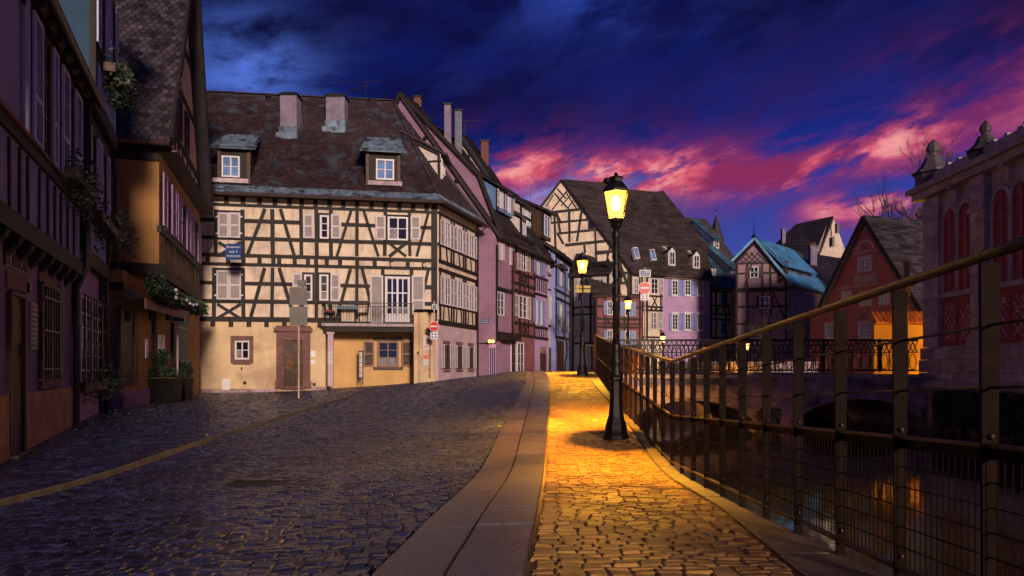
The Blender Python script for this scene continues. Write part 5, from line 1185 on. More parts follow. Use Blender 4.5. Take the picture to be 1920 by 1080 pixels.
# dormers on the row
def shed_dormer(t, f, s0, s1, zb, zt, d0, depth, rise, wall, gl=m_glassb, nwin=1, wh=None, roofm=m_tileb, shut=False, cheek=None):
    a = f.p(s0, 0, d0); b = f.p(s1, 0, d0); fd = Fac((a.x, a.y), (b.x, b.y))
    MB().prism([fd.p(0, zb, 0), fd.p(0, zt, 0), fd.p(0, zt + rise, -depth), fd.p(0, zb + (zt - zb) * .3, -depth)], (fd.u.x * fd.L, fd.u.y * fd.L, 0)).build('dormer_cheek', cheek or wall, t)
    p = (fd.p(-.2, zt - .05, .35), fd.p(fd.L + .2, zt - .05, .35), fd.p(fd.L + .2, zt + rise + .08, -depth), fd.p(-.2, zt + rise + .08, -depth)); roof_slab(t, p, roofm, .1, 'dormer_roof'); courses(t, Slope(p[0], p[1], p[3]), p, roofm, .17)
    for i in range(nwin):
        w0 = fd.L * (i + .15) / nwin; w1 = fd.L * (i + .85) / nwin; h_ = zt - zb
        sh = [(w0 - .3, w0 - .02, zb + h_ * .12, zt - h_ * .12), (w1 + .02, w1 + .3, zb + h_ * .12, zt - h_ * .12)] if shut else ()
        window(fd, t, w0 + (.2 if shut else 0), w1 - (.2 if shut else 0), zb + h_ * .12, zt - h_ * .12, 2, 2, gl=gl, shut=sh)
    fc = Fac((fd.p(0, 0, -depth).x, fd.p(0, 0, -depth).y), (fd.A.x, fd.A.y)); beams(fc, t, [(depth, zb, depth, zt, .12), (0, zt + rise - .05, depth, zt - .05, .12)], px=False, d=.03)
    return fd
shed_dormer(hE, fE, .1, 2.4, 10.0, 11.3, -.9, 3.0, 2.0, m_bluegr, nwin=2, cheek=m_glassb, shut=True)
shed_dormer(hE, fE, 2.45, 3.3, 8.9, 10.0, -.4, 2.0, 1.2, m_white)
shed_dormer(hF, fF, .3, 1.9, 9.9, 11.2, -1.0, 2.6, 1.6, m_bluegr, cheek=m_white, nwin=2)
shed_dormer(hP, fP, .3, 1.9, 9.5, 11.3, -.45, 2.0, 1.0, m_brown)
def chimney(t, x0, y0, x1, y1, Y, m, d=.6, pots=0):
    a, b = Wp(x0, y1, Y), Wp(x1, y1, Y); zt = Wp(x0, y0, Y).z; ch = MB().box(a.x, b.x, Y, Y + d, a.z - 1.0, zt).build('chimney', m, t); MB().box(a.x - .06, b.x + .06, Y - .06, Y + d + .06, zt + .001, zt + .09).build('chimney_cap', m_iron, ch)
    for k in range(pots): MB().lathe([(.09, 0), (.07, .3)], ((a.x + (b.x - a.x) * (k + .5) / pots), Y + d / 2, zt + .09), 8).build('chimney_pot', m_chimb, ch)
chimney(hD, 776, 182, 789, 200, 38, m_chimb, .5); chimney(hE, 833, 196, 845, 250, 40, m_chim); chimney(hE, 853, 208, 866, 262, 41, m_zinc, .4); chimney(hF, 902, 265, 916, 292, 44, m_chimb)
antenna(hF, 872, 226, 290, 43.5, ((228, 850, 900, .1), (250, 866, 878, .0)))
antenna(hP, 995, 345, 420, 45.5, ())

# end of the street ------------------------------------------------------
fB, hB = houseblock('blue_shutter_house', 'shadowy house with blue shuttered windows closing the narrow street', (2.75, 43.5), (4.6, 50.0), 8, .7, 8.8, m_bluegr, 4)
sl, _ = pitched(hB, fB, 8.8, 8, 2.6, m_tileb, .3, .3)
for z0, z1 in ((6.6, 8.2), (3.7, 5.4)):
    for c in (.2, .62): s_ = fB.L * c; window(fB, hB, s_ - .35, s_ + .5, z0, z1, 2, 2, shut=[(s_ - 1.0, s_ - .4, z0, z1), (s_ + .55, s_ + 1.15, z0, z1)], shm=m_blsh, shp=m_blsh)
beams(fB, hB, [(0, z_, fB.L, z_, .18) for z_ in (3.2, 5.7, 6.2, 8.5)] + [(fB.L * q, 3.2, fB.L * q, 9, .14) for q in (.02, .45, .98)], px=False, d=.05)
mb = MB(); fB.box(mb, .4, 2.6, .5, 3.0, 0, .05); mb.build('dark_doorway', m_brown, hB)
fQ, hQ = houseblock('cream_end_house', 'pale timbered house end facing the street behind the second lantern', (4.2, 47.6), (6.6, 46.2), 1.6, .7, 7.9, m_white, 4)
beams(fQ, hQ, [(0, z_, fQ.L, z_, .16) for z_ in (2.9, 4.9, 5.4, 7.6, 8.4)] + [(fQ.L * q, .7, fQ.L * q, 8.6, .14) for q in (.03, .5, .97)], px=False, d=.05)
for z0, z1 in ((3.2, 4.7), (5.8, 7.3)):
    for c in (.27, .75): s_ = fQ.L * c; window(fQ, hQ, s_ - .3, s_ + .3, z0, z1, 2, 2, shut=[(s_ - .55, s_ - .32, z0, z1)])
pitched(hQ, fQ, 7.9, 1.6, .5, m_tileb, .3, .2)
fK, hK = houseblock('pink_timber_house', 'low pink half-timbered house with blue shutters behind the end of the railing', (5.38, 44), (8.55, 45.0), .4, .0, Wp(1130, 552, 44).z, m_red, 4)
z_k = lambda py: Wp(0, py, 44.4).z
k0, k1_, k2, k3 = Wp(1112, 554, 43.6), Wp(1166, 552, 44.6), Wp(1114, 488, 52), Wp(1078, 470, 53)
roof_slab(hK, (k0, k1_, k2, k3), m_tileb, .16); courses(hK, Slope(k0, k1_, k3), (k0, k1_, k2, k3), m_tileb, .2)
street_windows(fK, hK, [(1138, 564, 1148, 591, [(1131, 564, 1137, 591)]), (1171, 566, 1181, 593, [(1162, 566, 1170, 593), (1182, 566, 1191, 593)]), (1138, 618, 1148, 645, [(1131, 618, 1137, 645)]), (1171, 620, 1181, 647, [(1162, 620, 1170, 647), (1182, 620, 1191, 647)])], cols=2, rows=2, shm=m_blsh, shp=m_blsh)
beams(fK, hK, [(0, z_k(y), fK.L, z_k(y), .12) for y in (556, 575, 598, 607, 613, 650)] + [(fK.L * q, z_k(660), fK.L * q, z_k(553), .12) for q in (.02, .2, .42, .62, .95)] + [(fK.L * .3, z_k(607), fK.L * .25, z_k(598), .1)], px=False, d=.05)

# big gable house + lilac
G0, G1 = (-1.4, 52.6), (9.0, 52.0); FGH = Fac(G0, G1); hG = thing('great_gable_house', 'tall house with broad cream half-timbered gable and long brown roof', 'house', (9, 52, .3))
ze = 8.75; ap = FGH.pt(1053, 338); L_ = FGH.L
mb = MB(); FGH.poly(mb, [(0, -1), (L_, -1), (L_, ze), ap, (0, ap[1] - (ap[1] - ze) * ap[0] / (L_ - ap[0]))], -.3, 0); mb.build('gable_wall', m_cream, hG)
T = lambda u0, v0, u1, v1, w=.16: (*z6(u0, v0), *z6(u1, v1), w)
beams(FGH, hG, [T(430, 188, 655, 165, .2), T(460, 238, 705, 218), T(500, 292, 750, 266, .2), T(540, 350, 790, 325, .2), T(690, 395, 830, 378), T(700, 447, 835, 435, .2), T(750, 500, 850, 492), T(800, 545, 865, 540), (1118, 472, 1165, 470), (1118, 493, 1172, 491), (1125, 512, 1181, 511), (1130, 531, 1181, 530)], d=.04)
beams(FGH, hG, [(1139, 472, 1139, 531, .12), (1162, 470, 1162, 548, .12), (1179, 511, 1179, 640, .2), (1000, 440, 1000, 520), (1040, 398, 1043, 500)], d=.047)
beams(FGH, hG, [T(520, 20, 415, 160, .22), T(520, 20, 620, 165, .22), T(620, 165, 690, 250, .2), T(690, 250, 790, 370, .2), T(790, 370, 868, 590, .2)], d=.06)
beams(FGH, hG, [T(465, 185, 465, 235), T(495, 180, 515, 290), T(560, 178, 560, 335), T(625, 170, 600, 330), T(650, 170, 650, 220), T(690, 250, 697, 445), T(635, 345, 640, 390), T(770, 335, 735, 500), T(725, 275, 750, 325), T(800, 395, 815, 440), T(520, 240, 490, 180), T(820, 440, 822, 545), T(500, 290, 530, 345)], d=.035, w=.12)
beams(FGH, hG, [T(470, 175, 555, 65, .1), T(505, 110, 565, 175, .1), T(540, 80, 600, 168, .1), T(520, 150, 575, 90, .1), T(445, 150, 480, 95, .1), T(485, 85, 530, 140, .1), T(555, 160, 580, 125, .1), T(500, 65, 545, 115, .1)], d=.03, name='lattice_brace')
wpx(FGH, hG, *W6(655, 215, 692, 275), (), cols=1, rows=1, fr=m_brown)
FH = Fac((9.0, 52.0), (11.75, 53.4)); FL2 = Fac((11.8, 53.45), (16.1, 55.7))
MB().plan([(9.0, 52.01), (11.75, 53.4), (9.7, 59), (6, 59)], -1, ze).build('wall', m_cream, hG)
zH = lambda py: FH.ZY(1220, py)
beams(FH, hG, [(0, zH(y), FH.L, zH(y), .14) for y in (519, 555, 575, 582, 632)] + [(FH.L * q, zH(640), FH.L * q, zH(516), .14) for q in (.02, .28, .36, .52, .95)], px=False, d=.05)
for c in (.12, .44, .75): beams(FH, hG, [(FH.L * (c - .07), zH(574), FH.L * (c + .07), zH(556), .1), (FH.L * (c + .07), zH(574), FH.L * (c - .07), zH(556), .1)], px=False, d=.03, name='cross_brace')
for k in range(7): mb = MB(); FH.box(mb, FH.L * (k + .4) / 7, FH.L * (k + .4) / 7 + .14, zH(581), zH(576), 0, .08); mb.build('joist_end', m_beam, hG)
street_windows(FH, hG, [(1188, 522, 1197, 551), (1220, 522, 1233, 551, [(1235, 522, 1243, 551)]), (1190, 585, 1200, 618), (1219, 585, 1231, 618, [(1233, 585, 1242, 618)])], cols=2, rows=3)
# roofs (left broad part)
rl = FGH.p(ap[0], ap[1], .25); rr_ = Wp(1236, 374, 58.7); e_l = Vector((9.0 + .15, 51.7, ze - .35)); 
er_ = Vector((11.9, 53.1, ze - .35)); midr = lerp(rl, rr_, .5)
PL = (e_l, er_, midr, rl); roof_slab(hG, PL, m_tileb, .2); courses(hG, Slope(e_l, er_, rl), PL, m_tileb, .22)
PR_t = lerp(er_, midr, .34); e2 = Vector((16.3, 55.35, ze - .40)); 
hL = thing('lilac_house', 'lilac plastered house with white arched windows, blue shutters and mansard roof', 'house', (11.8, 53.4, .3))
MB().plan([(11.8, 53.45), (16.1, 55.7), (13.5, 61), (9.3, 59)], -1, ze - .02).build('wall', m_lilac, hL)
nr = (er_ - rl).cross(midr - rl).normalized()
bl0 = lerp(er_, midr, .37); br0 = Wp(1321, 466, 57.2); tr0 = rr_; tl0 = midr
for P_, m_ in (((er_, e2, br0, bl0), m_tileb), ((bl0 + Vector((-.1, -.2, .12)), br0 + Vector((.3, -.2, .12)), tr0 + Vector((0, 0, .12)), tl0 + Vector((0, 0, .12))), m_tileb)):
    roof_slab(hL, P_, m_, .2); courses(hL, Slope(P_[0], P_[1], P_[3]), P_, m_, .22)
nm_ = (e2 - er_).cross(bl0 - er_).normalized()
def skylight(t, px0, py0, px1, py1, p0, nrm, skew):
    q = [fromray(px0, py0, p0, nrm), fromray(px1 - skew, py0, p0, nrm), fromray(px1, py1, p0, nrm), fromray(px0 + skew, py1, p0, nrm)]; nn = nrm if nrm.z > 0 else -nrm
    MB().prism([p + nn * .24 for p in q], -nn * .26).build('skylight', m_frame, t); c = sum(q, Vector()) / 4
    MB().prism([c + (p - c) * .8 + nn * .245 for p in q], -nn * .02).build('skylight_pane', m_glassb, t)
skylight(hG, 1183, 467, 1197, 488, er_, nr, 5); skylight(hG, 1214, 470, 1228, 491, er_, nr, 5)
def mini_dormer(t, x0, y0, x1, y1, p0, nrm, roofm, cheekm, shed=True, depth=1.6, arch=False, gl=m_glass, rise=.8):
    b = fromray((x0 + x1) / 2, y1, p0, nrm); Y = b.y - .25; a = Wp(x0, y1, Y); c = Wp(x1, y0, Y); f = Fac((a.x, Y), (c.x, Y + (c.x - a.x) * .45))
    zt = c.z; MB().prism([f.p(0, a.z, 0), f.p(0, zt, 0), f.p(0, zt + rise, -depth), f.p(0, a.z + .5, -depth)], (f.u.x * f.L, f.u.y * f.L, 0)).build('dormer_cheek', cheekm, t)
    if shed:
        p = (f.p(-.15, zt - .05, .3), f.p(f.L + .15, zt - .05, .3), f.p(f.L + .15, zt + rise, -depth), f.p(-.15, zt + rise, -depth)); roof_slab(t, p, roofm, .1, 'dormer_roof'); courses(t, Slope(p[0], p[1], p[3]), p, roofm, .2)
    else:
        for s_, q in ((0, -1), (f.L, 1)): roof_slab(t, (f.p(s_ + q * .12, zt - .05, .15), f.p(f.L / 2, zt + .42, .15), f.p(f.L / 2, zt + .42, -depth), f.p(s_ + q * .12, zt - .05, -depth)), roofm, .08, 'dormer_roof')
        mb = MB(); f.poly(mb, [(0, zt), (f.L, zt), (f.L / 2, zt + .38)], -.1, .02); mb.build('dormer_gable', m_frame, t)
    window(f, t, f.L * .12, f.L * .88, a.z + .08, zt - .06, 2, 2, gl=gl)
mini_dormer(hL, 1253, 470, 1268, 498, er_, nm_, m_tileb, m_white, False, 1.4); mini_dormer(hL, 1299, 477, 1314, 503, er_, nm_, m_tileb, m_white, False, 1.4)
mini_dormer(hL, 1228, 428, 1250, 442, er_, nr, m_tileb, m_white, True, 2.6, rise=2.0); mini_dormer(hL, 1258, 431, 1279, 446, er_, nr, m_tileb, m_white, True, 2.6, rise=2.0)
gutter(hL, FL2, ze - .35, .35); mb = MB(); FL2.box(mb, 0, FL2.L, ze - .5, ze - .15, 0, .25); mb.build('cornice', m_awn, hL)
for row in ((525, 554), (588, 619)):
    for c in (1265, 1289, 1312):
        wpx(FL2, hL, c - 6, row[0], c + 6, row[1], [(c - 11, row[0], c - 6.5, row[1]), (c + 6.5, row[0], c + 11, row[1])], cols=2, rows=4, shm=m_bluegr, shp=m_bluegr, fw=.09)
        mb = MB(); boxpx(FL2, mb, c - 7.5, row[0] - 3, c + 7.5, row[0] - .5, 0, .09); boxpx(FL2, mb, c - 7.5, row[1] + .5, c + 7.5, row[1] + 2.5, 0, .12); mb.build('window_trim', m_frame, hL)
antenna(hL, 1285, 343, 402, 62, ((350, 1280, 1291, 0), (360, 1268, 1290, 0), (370, 1280, 1293, 0), (382, 1266, 1290, 0), (394, 1278, 1292, 0))); antenna(hG, 1059, 294, 335, 62, ((296, 1053, 1070, 0), (305, 1055, 1065, 0))); antenna(hG, 1175, 320, 357, 64, ((322, 1170, 1178, 0), (334, 1168, 1180, 0)))
# frosty roofed house
h4 = thing('frosty_roof_house', 'timbered house with frosty teal roof and stacked shed dormers beside the lilac house', 'house', (16.6, 56.5, .3)); f4 = Fac((16.35, 56.2), (20.4, 58.0)); ze4 = EYE + 150 / F * 57
MB().plan([(16.35, 56.2), (20.4, 58.0), (17.5, 66), (13.5, 64)], -1, ze4).build('wall', m_white, h4)
e0, e1 = f4.p(-.3, ze4 - .1, .4), f4.p(f4.L + .5, ze4 - .1, .4); t0, t1 = Wp(1267, 405, 66), Wp(1324, 411, 67)
P_ = (e0, e1, t1, t0); roof_slab(h4, P_, m_tileb, .2); courses(h4, Slope(e0, e1, t0), P_, m_tileteal, .22); n4 = (e1 - e0).cross(t0 - e0).normalized()
gutter(h4, f4, ze4 - .12, .45)
for (x0, y0, x1, y1) in ((1338, 449, 1350, 466), (1333, 499, 1344, 517), (1371, 504, 1384, 522)): mini_dormer(h4, x0, y0, x1, y1, e0, n4, m_tileteal, m_white, True, 3.0, rise=2.4)
z4_ = lambda py: f4.ZY(1372, py)
beams(f4, h4, [(0, z4_(y), f4.L, z4_(y), .13) for y in (548, 574, 590, 600, 634)] + [(f4.L * q, z4_(640), f4.L * q, z4_(546), .13) for q in (.02, .12, .35, .5, .7, .97)], px=False, d=.05)
for k in range(6): s_ = f4.L * (.12 + .14 * k); beams(f4, h4, [(s_, z4_(589), s_ + .3, z4_(575), .07), (s_ + .3, z4_(589), s_, z4_(575), .07)], px=False, d=.03, name='cross_brace')
street_windows(f4, h4, [(1352, 549, 1363, 571), (1380, 551, 1390, 572, [(1374, 551, 1379.5, 572), (1390.5, 551, 1396, 572)]), (1352, 604, 1362, 626), (1382, 605, 1392, 627, [(1376, 605, 1381.5, 627), (1392.5, 605, 1398, 627)])], cols=2, rows=2, fr=m_blsh, shm=m_blsh, shp=m_blsh)
tw = thing('church_spire', 'slim dark turret spire with finial rising behind the frosty roofs', 'spire', Wp(1343, 520, 78)); c = Wp(1343, 452, 78)
MB().lathe([(.85, -5), (.85, 0)], c, 6).build('turret', m_mauve, tw); MB().lathe([(1.0, 0), (.55, 1.2), (.25, 2.4), (.02, 3.0)], c, 6).build('spire_roof', m_tileb, tw); MB().lathe([(.03, 2.9), (.03, 3.4), (.12, 3.5), (.02, 3.65)], c, 6).build('finial', m_iron, tw)
# lattice gabled house with blue frosted roof
h5 = thing('lattice_gable_house', 'pinkish house with diamond lattice gable and bright blue frosted roof', 'house', (16.6, 50, .3)); f5 = Fac((16.55, 50.4), (20.1, 49.6))
zc = lambda py: EYE + (690 - py) / F * 50
e5 = zc(534); apx = f5.L * .34
mb = MB(); f5.poly(mb, [(0, -.5), (f5.L, -.5), (f5.L, e5), (apx, zc(452)), (0, zc(486))], -.3, 0); mb.build('gable_wall', m_pinkd, h5)
f5s = Fac((20.1, 49.6), (25.3, 55)); MB().plan([(20.1, 49.6), (25.3, 55), (22, 59), (16.7, 52)], -.5, e5).build('side_wall', m_brown, h5)
d5 = Vector((5.2, 5.4, 0)); a5 = f5.p(apx, zc(448), .3); b5 = f5.p(f5.L + .2, e5 - .1, .3); l5 = f5.p(-.35, zc(490), .3)
mdl = lerp(b5, a5, .35)
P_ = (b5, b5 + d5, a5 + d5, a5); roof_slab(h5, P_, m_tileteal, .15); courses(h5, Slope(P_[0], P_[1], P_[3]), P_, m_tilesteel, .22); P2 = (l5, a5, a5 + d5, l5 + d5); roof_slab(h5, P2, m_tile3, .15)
for a, b in ((a5, b5), (l5, a5)): mb = MB(); mb.bar(a + Vector((0, 0, .03)), b + Vector((0, 0, .03)), .1, .16); mb.build('barge_board', m_tilesteel, h5)
beams(f5, h5, [(0, zc(y), f5.L, zc(y), .14) for y in (493, 512, 541, 545, 575, 607)] + [(f5.L * q, zc(640), f5.L * q, zc(495), .12) for q in (.02, .22, .5, .66, .95)] + [(f5.L * .7, zc(545), f5.L * .95, zc(605), .1), (f5.L * .3, zc(495), f5.L * .15, zc(540), .1)], px=False, d=.05)
for k in range(6):
    x_ = f5.L * (.02 + .11 * k); beams(f5, h5, [(x_, zc(492), min(x_ + .75, f5.L * .62), zc(492) + .75 - max(0, x_ + .75 - f5.L * .62) * 1.0, .07)], px=False, d=.03, name='lattice_brace')
    x_ = f5.L * (.15 + .11 * k); beams(f5, h5, [(x_, zc(492), max(x_ - .75, f5.L * .05), zc(492) + min(.75, x_ - f5.L * .05), .07)], px=False, d=.032, name='lattice_brace')
for (x0, y0, x1, y1) in ((1406, 500, 1422, 521), (1424, 556, 1443, 578)): wpx(f5, h5, x0, y0, x1, y1, [(x0 - 7, y0, x0 - .5, y1), (x1 + .5, y0, x1 + 7, y1)], cols=2, rows=2, shm=m_brown, shp=m_brown)
# long dormer
q0 = lerp(b5, a5, .30) + d5 * .05; fd = Fac((20.1 - .6, 49.9), (20.1 - .6 + 4.3, 49.9 + 4.5)); zt, zb_ = zc(499), zc(531)
fd = Fac((19.55, 49.55), (23.6, 53.8)); MB().prism([fd.p(0, zb_, 0), fd.p(0, zt, 0), fd.p(0, zt + 1.2, -2.0), fd.p(0, zb_, -1)], (fd.u.x * fd.L, fd.u.y * fd.L, 0)).build('long_dormer', m_brown, h5)
for k in range(6): s_ = fd.L * (k + .12) / 6; window(fd, h5, s_, s_ + fd.L * .12, zb_ + .15, zt - .15, 2, 2, fr=m_brown, gl=m_glassb if k < 2 else m_glass)
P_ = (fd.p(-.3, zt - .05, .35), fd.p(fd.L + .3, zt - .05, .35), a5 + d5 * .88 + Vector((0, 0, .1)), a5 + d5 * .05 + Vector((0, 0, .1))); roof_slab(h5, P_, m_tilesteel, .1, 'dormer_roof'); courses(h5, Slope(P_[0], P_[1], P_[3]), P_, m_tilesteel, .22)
c = a5; MB().lathe([(.10, 0), (.22, .1), (.05, .3), (.02, .8), (.01, 1.5)], a5 + Vector((0, .1, 0)), 8).build('finial', m_iron, h5)
# dark roofed house beyond
h6 = thing('dark_roof_house', 'distant house with tall dark roof and pale windowless gable', 'house', Wp(1540, 560, 74))
a, b, c_, d_, e_ = Wp(1562, 405, 75), Wp(1493, 420, 79), Wp(1436, 475, 76), Wp(1534, 478, 70), Wp(1588, 478, 77)
roof_slab(h6, (c_, d_, a, b), m_tileb, .3); courses(h6, Slope(c_, d_, b), (c_, d_, a, b), m_tileb, .3)
MB().prism([d_ - Vector((0, 0, 6)), e_ - Vector((0, 0, 6)), e_, a - Vector((0, 0, .1)), d_], (-.25, .25, 0)).build('gable_wall', m_cream, h6)
for px, py in ((1565, 430), (1556, 455)): p = Wp(px, py, 74); MB().box(p.x - .12, p.x + .12, 73.2, 73.7, p.z - .5, p.z + .5).build('slit_window', m_iron, h6)
MB().prism([c_ - Vector((0, 0, 6)), d_ - Vector((0, 0, 6)), d_ - Vector((0, 0, .2)), c_ - Vector((0, 0, .2))], (0, .3, 0)).build('wall', m_brown, h6)
chimney(h6, 1467, 430, 1473, 445, 76, m_chim, .5)
h7 = thing('low_blue_roof_house', 'low dark house with blue-frosted roof tucked behind the lattice gable house', 'house', Wp(1540, 560, 60))
P_ = (Wp(1470, 500, 60), Wp(1560, 548, 57), Wp(1577, 484, 64), Wp(1495, 471, 66)); roof_slab(h7, P_, m_tile3, .2); courses(h7, Slope(P_[0], P_[1], P_[3]), P_, m_tileteal, .25)
MB().plan([(24.5, 58), (28.5, 57.5), (29, 62), (25, 63)], 0, 6.4).build('wall', m_brown, h7); chimney(h7, 1520, 462, 1532, 484, 62, m_chim, .6, 3)
# red gabled house
h8 = thing('red_gable_house', 'dark red painted house with steep gable, white windows and painted trim', 'house', (20, 43, .3)); f8 = Fac((19.2, 44.0), (22.0, 36.3))
ap8 = (f8.S(1624), f8.ZY(1624, 412)); l8 = (f8.S(1545), f8.ZY(1545, 566)); r8 = (f8.S(1737), f8.ZY(1737, 592))
mb = MB(); f8.poly(mb, [(0, -.5), (r8[0], -.5), r8, ap8, l8, (0, l8[1] - 1.0)], -.3, 0); mb.build('gable_wall', m_redg, h8)
back8 = Vector((7.5, 2.6, 0)); A8 = f8.p(ap8[0], ap8[1] + .15, .25); R8 = f8.p(r8[0] + .2, r8[1] - .2, .25); L8 = f8.p(l8[0] - .3, l8[1] - .5, .25)
P_ = (R8, R8 + back8, A8 + back8, A8); roof_slab(h8, P_, m_tile3, .18); courses(h8, Slope(P_[0], P_[1], P_[3]), P_, m_tile3, .2); roof_slab(h8, (L8, A8, A8 + back8, L8 + back8), m_tile3, .18)
for a, b in ((A8, R8), (L8, A8)): mb = MB(); mb.bar(a, b, .1, .2); mb.build('barge_board', m_beam, h8)
for (x0, y0, x1, y1) in ((1611, 484, 1633, 508), (1582, 549, 1595, 568), (1614, 550, 1633, 572), (1651, 547, 1666, 570), (1550, 608, 1568, 634), (1613, 605, 1634, 634)):
    mb = MB(); boxpx(f8, mb, x0 - 3, y0 - 4, x1 + 3, y0 - 1, 0, .08); boxpx(f8, mb, x0 - 3, y1 + 1, x1 + 3, y1 + 3, 0, .10); boxpx(f8, mb, x0 - 3, y0 - 1, x0 - .5, y1 + 1, 0, .06); boxpx(f8, mb, x1 + .5, y0 - 1, x1 + 3, y1 + 1, 0, .06); mb.build('painted_surround', m_pinkw, h8)
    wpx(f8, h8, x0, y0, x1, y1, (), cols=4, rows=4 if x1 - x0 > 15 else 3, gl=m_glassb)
mb = MB()
for k in range(12): # arched ornament above the top window
    a0 = math.pi * k / 12; a1 = math.pi * (k + 1) / 12; cx_, cy_ = 1623, 467; f8.beam(mb, (f8.S(cx_ - 15 * math.cos(a0)), f8.ZY(1623, cy_ - 15 * math.sin(a0))), (f8.S(cx_ - 15 * math.cos(a1)), f8.ZY(1623, cy_ - 15 * math.sin(a1))), .10, -.02, .07)
mb.build('painted_arch', m_pinkw, h8); mb = MB(); boxpx(f8, mb, 1600, 470, 1646, 473, 0, .06); boxpx(f8, mb, 1572, 535, 1646, 538, 0, .06); boxpx(f8, mb, 1602, 515, 1644, 532, 0, .03)
f8.beam(mb, f8.pt(1608, 596), f8.pt(1624, 582), .08, 0, .06); f8.beam(mb, f8.pt(1624, 582), f8.pt(1640, 596), .08, 0, .062); mb.build('painted_frieze', m_sand2, h8)
# ochre wall with clay tiles
t = thing('ochre_garden_wall', 'lamp-lit ochre wall capped with rows of clay tiles beyond the bridge', 'wall', (16, 30, .7)); fw_ = Fac((15.7, 29.6), (18.6, 29.6))
zt = Wp(0, 607, 29.6).z; MB().box(15.7, 18.9, 29.6, 29.9, .5, zt).build('wall', m_ochre2, t)
for k in range(15):
    x = 15.65 + k * .215
    for r_ in range(2):
        mb = MB(); vs = []
        for yy, zz, rr in ((29.35 + r_ * .25, zt - .02 + r_ * .24, .115), (29.62 + r_ * .25, zt + .26 + r_ * .24, .095)):
            for q in range(7): th = math.pi * q / 6; vs.append((x + .1 + math.cos(th) * rr, yy, zz + math.sin(th) * rr * .8))
        mb.add(vs, [(q, q + 1, q + 8, q + 7) for q in range(6)] + [tuple(range(6, -1, -1))]); mb.build('clay_tile', m_tileor, t)
MB().prism([(15.65, 29.35, zt - .03), (15.65, 29.95, zt + .5), (15.65, 30.0, zt - .03)], (3.3, 0, 0)).build('tile_bed', m_tileor, t)
MB().box(18.6, 18.9, 24.0, 29.59, .5, 2.6).build('return_wall', m_ochre2, t)

# ================================================================== bridge
br = thing('stone_bridge', 'low stone bridge with two arches and ornate black iron parapet over the canal', 'bridge', (3, 22, -.75)); YB = 22.0; zbx = lambda py: EYE + (690 - py) / F * YB
xbx = lambda px: (px - 960) / F * YB
def bez(px0, px1, crown, spring, n=18):
    c = (px0 + px1) / 2; r = (px1 - px0) / 2; return [(c - r * math.cos(math.pi * k / n), spring - (spring - crown) * math.sin(math.pi * k / n)) for k in range(n + 1)]
arches = [bez(1172, 1422, 751, 812), bez(1485, 1738, 748, 812)]
mb = MB(); pts = []; top = 703
xs0 = xbx(1118) ; cur = 1118; faces = []
def slabq(pa, pb, ya, yb):
    x0, x1 = xbx(pa), xbx(pb); mb.hexa([(x0, YB, zbx(ya)), (x1, YB, zbx(yb)), (x1, YB + 5, zbx(yb)), (x0, YB + 5, zbx(ya)), (x0, YB, zbx(top)), (x1, YB, zbx(top)), (x1, YB + 5, zbx(top)), (x0, YB + 5, zbx(top))])
slabq(1105, 1172, 830, 830)
for A_ in arches:
    for (p, q) in zip(A_[:-1], A_[1:]): slabq(p[0], q[0], p[1], q[1])
slabq(1422, 1485, 830, 830); slabq(1738, 1775, 830, 830)
mb.build('bridge_body', m_quay, br)
for A_ in arches:   # voussoirs
    for (p, q) in zip(A_[1:-1], A_[2:]):
        a, b = Vector((xbx(p[0]), 0, zbx(p[1]))), Vector((xbx(q[0]), 0, zbx(q[1]))); c = Vector((xbx((A_[0][0] + A_[-1][0]) / 2), 0, zbx(830))); oa, ob = (a - c).normalized() * .24, (b - c).normalized() * .24
        a2 = a.lerp(b, .03); b2 = a.lerp(b, .97)
        MB().prism([(a2.x, YB - .03, a2.z), (b2.x, YB - .03, b2.z), (b2.x + ob.x, YB - .03, b2.z + ob.z), (a2.x + oa.x, YB - .03, a2.z + oa.z)], (0, .1, 0)).build('arch_stone', m_quay, br)
MB().box(xbx(1105), xbx(1740), YB - .12, YB + .3, zbx(709), zbx(703.2)).build('cornice', m_sand2, br)
MB().box(xbx(1105), xbx(1745), YB + .31, YB + 4.7, zbx(703.2), zbx(702)).build('deck', m_sett, br)
